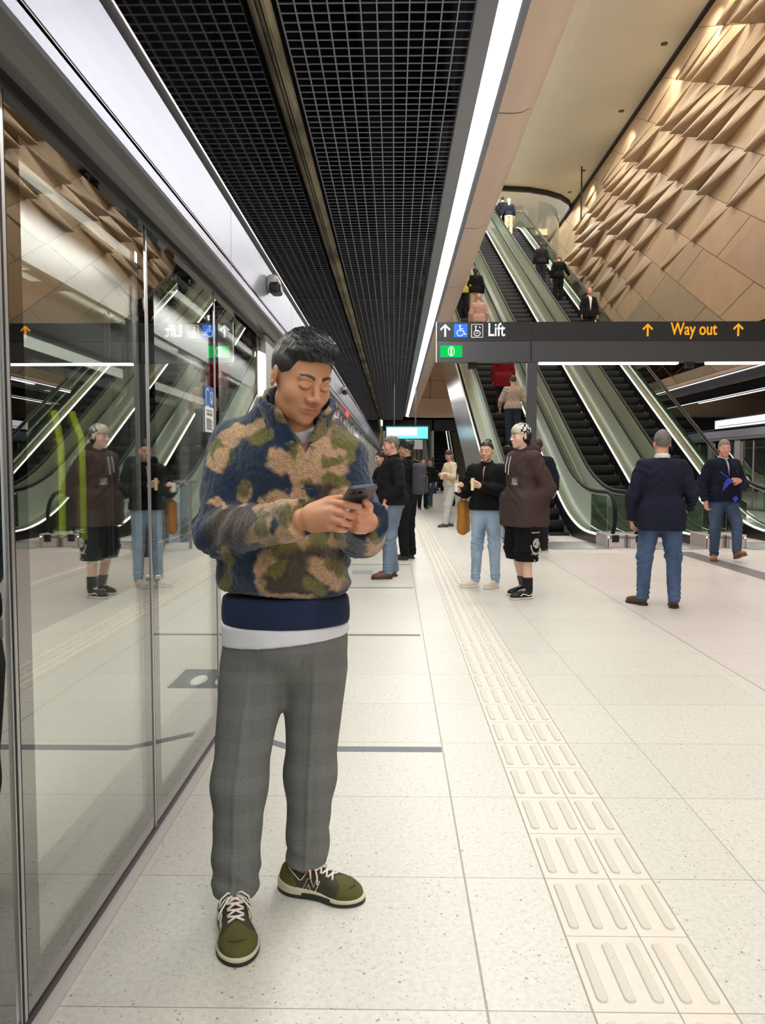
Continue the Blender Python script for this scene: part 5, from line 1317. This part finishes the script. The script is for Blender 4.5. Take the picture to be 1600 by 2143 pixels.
        b.build('side_logo', LC, e, True)
        return e
    def G(px, py): v = at(px, py, 1.0); k = CAM_H/(CAM_H-v.z); return A(v.x*k, k, 0)-O
    tr = G(498, 2024); hr = G(490, 1925)
    d_ = (tr-hr); d_ = d_/np.linalg.norm(d_); shoe(tr[0], tr[1], (tr-d_*.31)[0], (tr-d_*.31)[1], 'shoe')
    tl = G(766, 1893); hl = G(592, 1858); d2 = hl-tl; d2 = d2/np.linalg.norm(d2); shoe(tl[0]-.01, tl[1]+.01, (tl+d2*.30)[0]-.01, (tl+d2*.30)[1]+.01, 'shoe')
    # ---- phone
    c = V3(748, 1038, 1.985); u = np.array((.26, -.90, .36)); u /= np.linalg.norm(u); w_ = np.array((.86, .40, .02)); w_ -= u*(w_@u); w_ /= np.linalg.norm(w_); n_ = np.cross(w_, u)
    if n_[1] > 0: pass
    ph = empty('mobile_phone', tuple(c), 0, 'dark grey mobile phone held in both hands by the man in the fleece', 'phone')
    Mx = Matrix(((w_[0], u[0], n_[0]), (w_[1], u[1], n_[1]), (w_[2], u[2], n_[2]))); ph.rotation_euler = Mx.to_euler()
    sg = -1 if n_[2] > 0 else 1      # the back of the phone faces down and towards the camera
    rr = lambda hx, hy, r: [(sx*(hx-r)+r*math.cos(a), sy*(hy-r)+r*math.sin(a)) for sx, sy, a0 in ((1, 1, 0), (-1, 1, PI/2), (-1, -1, PI), (1, -1, 1.5*PI)) for a in np.linspace(a0, a0+PI/2, 6)]
    MB().prism(rr(.037, .076, .012), fn_z, -.0045, .0045).build('case', mat('phone_case', srgb(84, 86, 94), .35, .2), ph, False, .0015)
    MB().prism(rr(.034, .073, .010), fn_z, *sorted((-sg*.0045, -sg*.0052))).build('display', M['glossblack'], ph)
    MB().prism([(x-.013, y+.050) for x, y in rr(.018, .019, .006)], fn_z, *sorted((sg*.0045, sg*.0065))).build('camera_block', mat('camera_block', srgb(62, 64, 68), .25), ph, False, .001)
    b = MB()
    for x, y in ((-.021, .058), (-.021, .042), (-.005, .050)): b.tube([(x, y, sg*.006), (x, y, sg*.0082)], .0062, 14)
    b.build('lens', M['glossblack'], ph)
SKIN_M = mat('tan_skin', srgb(190, 132, 100), .48, attr='col', noise=(90, .025, 3), bump=(450, .12, .0006))
SKIN_M.node_tree.nodes['Principled BSDF'].inputs['Subsurface Weight'].default_value = .08
SKIN_M.node_tree.nodes['Principled BSDF'].inputs['Subsurface Radius'].default_value = (.01, .004, .002)
main_man()
# ---- the people on the platform
def crowd():
    W = (0, -1, 0)
    # bald man, black jacket, jeans, brown shoes; faces the screens on the left
    t = person('bald man in a black jacket and blue jeans with brown leather shoes, facing the screens', 820, 1208, 9.62, -1.45, H=1.80, fat=.025, vox=.009, hair='recede', hc=(120, 112, 104), skin=(226, 168, 144), head=(.05, .12, 0),
               top=(26, 26, 29), ttop=.030, hem=.90, collar=(22, 22, 24), topname='jacket', bottom=(112, 128, 150), denim=True, shoe=(112, 70, 50), sole=(70, 50, 40), tb=.024,
               elR=(-.25, .06, 1.14), wrR=(-.20, -.10, .97), hdR=(.1, -.2, -1), elL=(.25, .07, 1.14), wrL=(.20, -.09, .97), hdL=(-.1, -.2, -1), anR=(-.10, .03, .09), anL=(.10, -.06, .09), knL=(.10, -.05, .5), ftR=-.05, ftL=.05)
    # man with rucksack
    t = person('dark haired man in black with a grey rucksack, standing behind the bald man', 850, 1168, 11.55, -2.05, H=1.79, vox=.010, hair='messy', hc=(24, 21, 21), skin=(206, 158, 130), head=(.55, .05, 0),
               top=(24, 24, 27), hem=.92, topname='hooded_top', collar=(22, 22, 24), bottom=(22, 22, 24), tb=.03, shoe=(62, 58, 54), sole=(60, 56, 52), elR=(-.25, -.02, 1.15), wrR=(-.16, -.22, 1.10), hdR=(.6, -.6, .1), elL=(.25, .0, 1.13), wrL=(.2, -.15, 1.05), hdL=(-.3, -.8, 0))
    r = empty('rucksack', t.location, -2.05, 'grey rucksack on the back of the dark haired man in black', 'rucksack')
    bf = lambda P: U(.03, rbox(P, (0, .21, 1.22), (.145, .075, .235), .06), rbox(P, (0, .285, 1.14), (.12, .03, .13), .03))+.003*vnoise(P, 14, 2)
    sdf_obj('bag', bf, (-.2, .08, .92), (.2, .36, 1.52), .010, cloth('rucksack_cloth', srgb(74, 75, 80)), r)
    b = MB(); b.tube([(-.13, .33, 1.3), (0, .335, 1.32), (.13, .33, 1.3)], .005, 5); b.tube([(0, .31, 1.0), (0, .325, 1.3)], .005, 5); b.build('zip', M['black'], r)
    b = MB()
    for s in (-1, 1): b.tube([(s*.09, .15, 1.47), (s*.11, .02, 1.52), (s*.12, -.13, 1.42), (s*.13, -.14, 1.2), (s*.13, .1, 1.02)], .016, 6)
    b.build('strap', M['dark'], r)
    # partly hidden person in black raising a phone
    person('person in black half hidden behind the bald man, hands raised', 797, 1150, 13.0, -1.3, H=1.66, vox=.013, hair='short', hc=(26, 22, 22), skin=(214, 168, 140), top=(20, 20, 23), bottom=(60, 66, 80), hem=.88,
           elR=(-.22, -.14, 1.10), wrR=(-.10, -.30, 1.36), hdR=(.3, -.1, 1), elL=(.22, -.14, 1.10), wrL=(.10, -.30, 1.36), hdL=(-.3, -.1, 1), head=(.2, .1, 0))
    # woman with green shoes walking
    person('woman in a black top, blue jeans and lime green shoes, farther along the platform', 899, 1061, 26.3, -.5, H=1.66, vox=.016, hair='bun', hc=(40, 30, 28), skin=(214, 168, 140), head=(.6, 0, 0), top=(30, 32, 34), hem=.93, ttop=.02, bottom=(66, 88, 112), denim=True, shoe=(120, 160, 60), tb=.010,
           anR=(-.08, .05, .09), anL=(.10, -.10, .09), knL=(.10, -.12, .5), wrR=(-.2, -.24, 1.12), hdR=(0, -1, 0), elR=(-.25, -.03, 1.13))
    person('person in a long black coat seen between the rucksack and the woman in green shoes', 884, 1062, 25.2, .3, H=1.70, vox=.018, hair='short', hc=(26, 24, 24), top=(24, 24, 27), hem=.70, bottom=(28, 28, 32), wrR=(-.34, -.10, .92))
    # man in cream sweater, arms crossed
    person('man in a cream sweater and white trousers looking down with folded arms', 941, 1101, 17.9, -1.15, H=1.79, vox=.012, hair='crop', hc=(58, 48, 44), skin=(208, 150, 128), stubble=.8, head=(.15, .55, 0), lean=.05, top=(222, 204, 176), topname='sweater', hem=.93, ttop=.024, bottom=(206, 204, 200), tb=.028, shoe=(96, 88, 80), sole=(80, 74, 70),
           elR=(-.26, -.06, 1.14), wrR=(.04, -.19, 1.17), hdR=(1, -.1, .05), pnR=(0, 1, 0), elL=(.26, -.06, 1.14), wrL=(-.05, -.22, 1.19), hdL=(-1, 0, .05), pnL=(0, 1, 0), anR=(-.10, .10, .09), anL=(.08, -.16, .09), knL=(.09, -.10, .5))
    person('fair haired person in a navy suit beyond the man in the cream sweater', 943, 1061, 27.0, -1.0, H=1.78, vox=.016, hair='short', hc=(168, 140, 108), skin=(224, 180, 156), head=(-.3, .05, 0), top=(44, 44, 62), hem=.86, collar=(230, 230, 232), bottom=(34, 34, 50),
           elR=(-.25, -.04, 1.13), wrR=(-.02, -.20, 1.16), hdR=(1, 0, .1), elL=(.25, -.04, 1.13), wrL=(.02, -.22, 1.18), hdL=(-1, 0, 0))
    # handbag carried by the man in cream
    # woman in black jacket
    Yw = 8.86
    t = person('woman in a cropped black jacket and light blue jeans holding a small white snack', 1016, 1226, Yw, -.42, H=1.70, vox=.007, hair='bun', hc=(44, 34, 30), skin=(226, 178, 152), head=(-.02, .05, 0), top=(20, 21, 24), hem=.93, ttop=.036, bottom=(158, 180, 204), denim=True, tb=.014,
               shoe=(226, 214, 200), sole=(232, 226, 216), under=(180, 140, 118), collar=(24, 25, 28), open=.035, openz=1.22,
               elR=(-.27, .02, 1.13), wrR=(-.28, -.20, 1.16), hdR=(.1, -.5, .6), elL=(.26, -.02, 1.14), wrL=(.0, -.26, 1.22), hdL=(-.7, -.3, .4), pnL=(0, 1, .3), curl=1.0, anR=(-.12, -.04, .09), anL=(.11, .03, .09), ftR=-.75, ftL=-.35)
    wloc = t.location
    def wl(x, y, z, rz=-.42, s=1.70/1.75, l=wloc): c, n = math.cos(rz), math.sin(rz); return Vector((l.x+s*(x*c-y*n), l.y+s*(x*n+y*c), l.z+s*z))
    q = wl(-.075, -.31, 1.24)
    o = MB().obox((0, 0, 0), (1, 0, 0), (0, 1, 0), (0, 0, 1), .016, .012, .07).build('snack_bar', mat('cream_wrapper', srgb(238, 222, 170), .6)); o.location = q; tag(o, 'small pale yellow snack bar in the hand of the woman in the black jacket', 'snack')
    q = wl(-.285, -.26, 1.20)
    o = MB().tube([(0, 0, -.05), (0, 0, .05)], .030, 12).build('paper_cup', M['white']); o.location = q; tag(o, 'small white cup in the right hand of the woman in the black jacket', 'cup')
    bl = wl(-.30, .02, .86)
    t2 = empty('shoulder_bag', bl, -.42, 'soft tan suede bag hanging at the hip of the woman in the black jacket', 'bag')
    sdf_obj('bag', lambda P: U(.04, rbox(P, (0, .02, -.02), (.045, .12, .19), .04), ell(P, (0, .02, -.12), (.055, .125, .12)))+.006*vnoise(P, 16, 4), (-.12, -.18, -.3), (.12, .2, .26), .009, cloth('tan_suede', srgb(176, 120, 52)), t2)
    MB().tube([(0, -.08, .16), (.06, -.03, .45), (.11, .02, .62), (.09, .08, .42), (0, .10, .17)], .010, 6).build('strap', mat('tan_strap', srgb(150, 100, 46), .7), t2)
    # second handbag, black, behind her
    t2 = empty('handbag', at(964, 1024, 17.8), 0, 'small black handbag hanging at the hip of the man in the cream sweater', 'handbag')
    # young man with cap and hoodie
    rz = -1.12
    def hoodcol(P):
        c = np.repeat(C3(66, 48, 46)[None], len(P), 0)
        m = (P[:, 1] < -.05)*(np.abs(P[:, 0]-.07) < .030)*(np.abs(P[:, 2]-1.17) < .035)*(vnoise(P, 90, 1) > -.1); c[m > 0] = C3(190, 184, 170)
        z = (P[:, 1] < -.08)*(np.abs(P[:, 0]) < .004); c[z > 0] = C3(48, 34, 33); return c
    t = person('young man in a patterned cap, brown hooded top and long black shorts', 1092, 1246, 8.22, rz, H=1.86, vox=.007, hair='cap', hc=(24, 20, 20), skin=(232, 190, 170), head=(-.10, .08, 0), lean=.06,
               top=(66, 48, 46), topcol=hoodcol, topname='hooded_top', ttop=.040, hemg=.028, hem=.72, bottom=(14, 14, 15), cuffz=.38, tb=.055, flare=.03, shoe=(22, 22, 23), sole=(206, 198, 188), laces=True, sock=((92, 88, 86), (34, 34, 36)),
               elR=(-.25, .10, 1.11), wrR=(-.165, -.07, .95), hdR=(.6, -.2, -.6), elL=(.255, .12, 1.11), wrL=(.165, -.06, .95), hdL=(-.6, -.2, -.6), anR=(-.11, .10, .09), anL=(.13, -.02, .09), knL=(.12, -.04, .5), ftR=.05, ftL=-.05)
    l = t.location; s = 1.86/1.75
    sdf_obj('hood', lambda P: smax(np.abs(ell(P, (0, .045, 1.475), (.125, .125, .075)))-.012, P[:, 1]*-.6+P[:, 2]-1.53, .01), (-.17, -.13, 1.37), (.17, .2, 1.6), .009, cloth('hood_cloth', srgb(66, 48, 46)), t)
    # print on the shorts: small marks and a round-headed pirate style emblem left generic
    b = MB(); g = lambda u, v, q: (.17+q, u, v); x0 = .185
    em = lambda r1, r2, cy_, cz_, a0=0, a1=2*PI, n=16: [(cy_+r1*math.cos(a), cz_+r2*math.sin(a)) for a in np.linspace(a0, a1, n)]
    fe = lambda u, v, q: (x0+q, u, v)
    b.prism(em(.045, .05, -.02, .565)[:-1], fe, 0, .004, 0)
    b.stroke(em(.065, .075, -.02, .53, PI*.92, PI*2.08), .010, fe, 0, .004, 0)
    b.stroke([(-.085, .455), (-.05, .475), (.0, .455), (.05, .480)], .010, fe, 0, .004, 0); b.stroke([(.05, .450), (.01, .475), (-.04, .45), (-.08, .482)], .010, fe, 0, .004, 0)
    for k in range(9): b.box(x0, x0+.004, -.075+k*.0125, -.066+k*.0125, .665, .676)
    for k in range(5): b.box(x0, x0+.004, .04+k*.028-.1, .049+k*.028-.1, .775, .783)
    b.box(x0, x0+.004, -.09, -.07, .772, .79); b.box(x0, x0+.004, -.05, -.038, .39, .405); b.box(x0, x0+.004, .015, .027, .39, .405)
    for yy in (-.04, -.005): b.prism(em(.010, .012, yy, .56, 0, 2*PI, 8)[:-1], fe, .004, .006, 1)
    proj = [o for o in t.children if o.name.startswith('shorts')][0]
    from mathutils.bvhtree import BVHTree
    bv = BVHTree.FromPolygons([v.co[:] for v in proj.data.vertices], [tuple(f.vertices) for f in proj.data.polygons])
    nv = []
    for (x, y, z) in b.v:
        h = bv.ray_cast(Vector((.6, y+.02, z)), Vector((-1, 0, 0))); nv.append(((h[0].x if h[0] else .2)+.001+(x-x0), y+.02, z))
    b.v = nv; b.build('shorts_print', [mat('grey_print', srgb(186, 184, 178), .7), M['black']], t)
    b = MB(); b.tube([(.03, -.175, 1.42), (.035, -.20, 1.33), (.03, -.205, 1.24)], .004, 5); b.tube([(-.02, -.175, 1.42), (-.02, -.20, 1.33), (-.02, -.205, 1.26)], .004, 5); b.build('drawstring', M['white'], t)
    # man in dark jacket behind the hooded young man
    person('man in a navy jacket half hidden behind the young man in the cap', 1122, 1160, 12.6, 2.9, H=1.86, vox=.012, hair='crop', hc=(52, 46, 44), top=(26, 29, 42), hem=.80, ttop=.035, bottom=(30, 32, 40), collar=(24, 26, 36), elR=(-.26, .02, 1.14), wrR=(-.27, -.16, .98))
    # man in blazer, from behind
    t = person('grey haired man in a navy blazer, blue jeans and brown shoes, seen from behind', 1378, 1262, 7.68, 2.95, H=1.76, fat=.032, vox=.0075, hair='grey', hc=(112, 104, 98), skin=(218, 160, 136), head=(.15, -.02, 0), top=(30, 33, 50), ttop=.026, hem=.765, topname='blazer', collar=(236, 234, 232), bottom=(72, 92, 126), denim=True, tb=.02,
               shoe=(84, 58, 46), sole=(50, 36, 30), elR=(-.285, .05, 1.13), wrR=(-.29, -.16, .98), hdR=(.1, -.8, .1), elL=(.285, .06, 1.10), wrL=(.27, -.06, .86), hdL=(-.1, -.3, -.9),
               anR=(-.13, .08, .09), knR=(-.13, -.02, .5), anL=(.15, -.03, .09), knL=(.14, -.04, .5), ftR=-.1, ftL=.75, curl=.9)
    # man in navy jacket walking forward
    def jk(P):
        c = np.repeat(C3(22, 26, 46)[None], len(P), 0); return c
    t = person('man in a dark navy jacket and jeans walking forward, tan boots, blue lanyard in hand', 1508, 1168, 11.5, .12, H=1.80, fat=.03, vox=.009, hair='grey', hc=(136, 122, 112), skin=(222, 162, 140), head=(-.25, .05, 0), top=(24, 27, 45), ttop=.036, hem=.86, open=.03, openz=1.1, under=(196, 200, 214), collar=(196, 200, 214), bottom=(64, 80, 106), denim=True, tb=.022,
               shoe=(150, 104, 66), sole=(110, 74, 50), shoeh=.14, elR=(-.30, .05, 1.12), wrR=(-.31, -.10, .86), elL=(.31, .0, 1.10), wrL=(.10, -.26, 1.16), hdL=(-.9, -.3, .1), pnL=(0, 1, 0), curl=.9, anR=(-.10, .02, .09), anL=(.11, -.22, .16), knL=(.11, -.20, .56), ftR=-.5, ftL=.1, pitch=(0, -.35))
    l = t.location
    b = MB(); b.tube([(-.02, -.31, 1.18), (-.12, -.30, 1.26), (-.20, -.26, 1.33)], .008, 5)
    b.add([(-.10, -.315, 1.25), (-.02, -.315, 1.19), (-.07, -.30, 1.15), (-.17, -.28, 1.04), (-.15, -.29, 1.17)], [(0, 1, 2, 3, 4)]); b.add([(.0, -.26, .94), (.06, -.26, .98), (.10, -.26, .93), (.04, -.26, .88)], [(0, 1, 2, 3)])
    o = b.build('lanyard', mat('blue_ribbon', srgb(58, 66, 190), .6)); o.location = l; o.rotation_euler = (0, 0, .12); tag(o, 'bright blue lanyard ribbon held by the walking man in the navy jacket', 'lanyard')
    # riders on the escalators
    def rider(k, py_feet, dx, label, **kw):
        "stand on a step of escalator k: solve for the place whose height projects to py_feet"
        base = Vector((esc_x(k)+.11, 13.2, 0)); best = None
        for i in range(1, 56):
            y = YI-.35+(i+.5)*.4; z = i*.2309-.18; wy = 13.2+y*math.cos(ESC_YAW); wx = base.x-y*math.sin(ESC_YAW)+dx; wz = z
            py = 977-1600*(wz-CAM_H)/wy*1.0
            # pitch correction through the exact camera
            v = cam.matrix_basis.inverted()@Vector((wx, wy, wz)); py = 1071.5-1600*v.y/-v.z
            if best is None or abs(py-py_feet) < best[0]: best = (abs(py-py_feet), wx, wy, wz)
        kw.setdefault('vox', .014); kw['z'] = best[3]
        return person(label, 0, 0, 1.0, kw.pop('rz', PI), loc=Vector((best[1], best[2], best[3])), **kw)
    rider(0, 938, .0, 'man in a beige sweater and dark jeans riding the nearest escalator', H=1.74, hair='crop', hc=(66, 58, 54), skin=(208, 152, 130), top=(168, 150, 134), hem=.92, topname='sweater', ttop=.03, fat=.02, bottom=(44, 52, 66), elR=(-.29, .04, 1.12), wrR=(-.34, -.06, .90), elL=(.29, .0, 1.14), wrL=(.30, -.16, 1.0), tb=.02)
    rider(0, 868, .05, 'person in a dark red hooded coat on the nearest escalator, above the beige sweater', H=1.68, hair='long', hc=(110, 20, 32), top=(112, 18, 32), hem=.72, ttop=.055, fat=.05, bottom=(40, 30, 34))
    rider(0, 735, .0, 'rider with a red backpack and pale hooded jacket just above the sign', H=1.70, hair='short', hc=(190, 150, 140), top=(196, 160, 148), hem=.84, ttop=.05, bottom=(60, 40, 44))
    rider(0, 668, -.18, 'rider in a yellow safety vest on the nearest escalator', H=1.78, hair='short', hc=(60, 50, 44), top=(186, 180, 84), hem=.86, ttop=.035, bottom=(30, 30, 34))
    rider(0, 664, .25, 'rider in a black hooded top and beige trousers on the nearest escalator', H=1.76, hair='long', hc=(22, 22, 26), top=(22, 25, 30), hem=.88, ttop=.045, bottom=(186, 164, 136), tb=.03)
    rider(2, 596, -.12, 'rider with long dark hair in a black jacket on the escalator by the wall', H=1.68, hair='long', hc=(44, 34, 30), top=(28, 30, 36), hem=.90, ttop=.04, bottom=(36, 40, 50))
    rider(2, 632, .15, 'rider with fair hair tied up dressed all in black on the far escalator', H=1.70, hair='bun', hc=(176, 130, 92), top=(18, 18, 20), hem=.88, ttop=.03, bottom=(20, 20, 22), elR=(-.30, .0, 1.14), wrR=(-.42, -.08, 1.0))
    rider(2, 722, .22, 'bald man in a dark suit and white shirt riding down beside the gold wall', rz=.1, H=1.76, hair='recede', hc=(150, 130, 120), skin=(206, 148, 124), top=(24, 25, 28), hem=.80, open=.05, openz=.95, under=(232, 226, 220), collar=(232, 226, 220), bottom=(26, 27, 30))
    rider(2, 494, -.08, 'rider in a dark top and beige trousers near the top of the far escalator', H=1.74, hair='long', hc=(214, 190, 160), top=(26, 30, 48), hem=.95, bottom=(206, 186, 160), tb=.035, vox=.018, elL=(.26, .02, 1.13), wrL=(.36, .02, .9))
    rider(2, 480, -.30, 'rider in dark clothes next to the woman near the top of the far escalator', H=1.72, hair='short', hc=(30, 28, 28), top=(24, 25, 30), hem=.86, bottom=(24, 24, 28), vox=.018)
crowd()
for o in list(bpy.data.objects):
    if o.name.startswith('handbag') and o.parent is None and not o.children:
        sdf_obj('bag', lambda P: rbox(P, (0, 0, 0), (.14, .06, .11), .03), (-.2, -.12, -.16), (.2, .12, .16), .012, M['black'], o)
        MB().tube([(-.10, 0, .09), (-.10, 0, .45), (-.12, 0, .60), (-.06, 0, .45), (.10, 0, .09)], .009, 6).build('strap', M['black'], o)
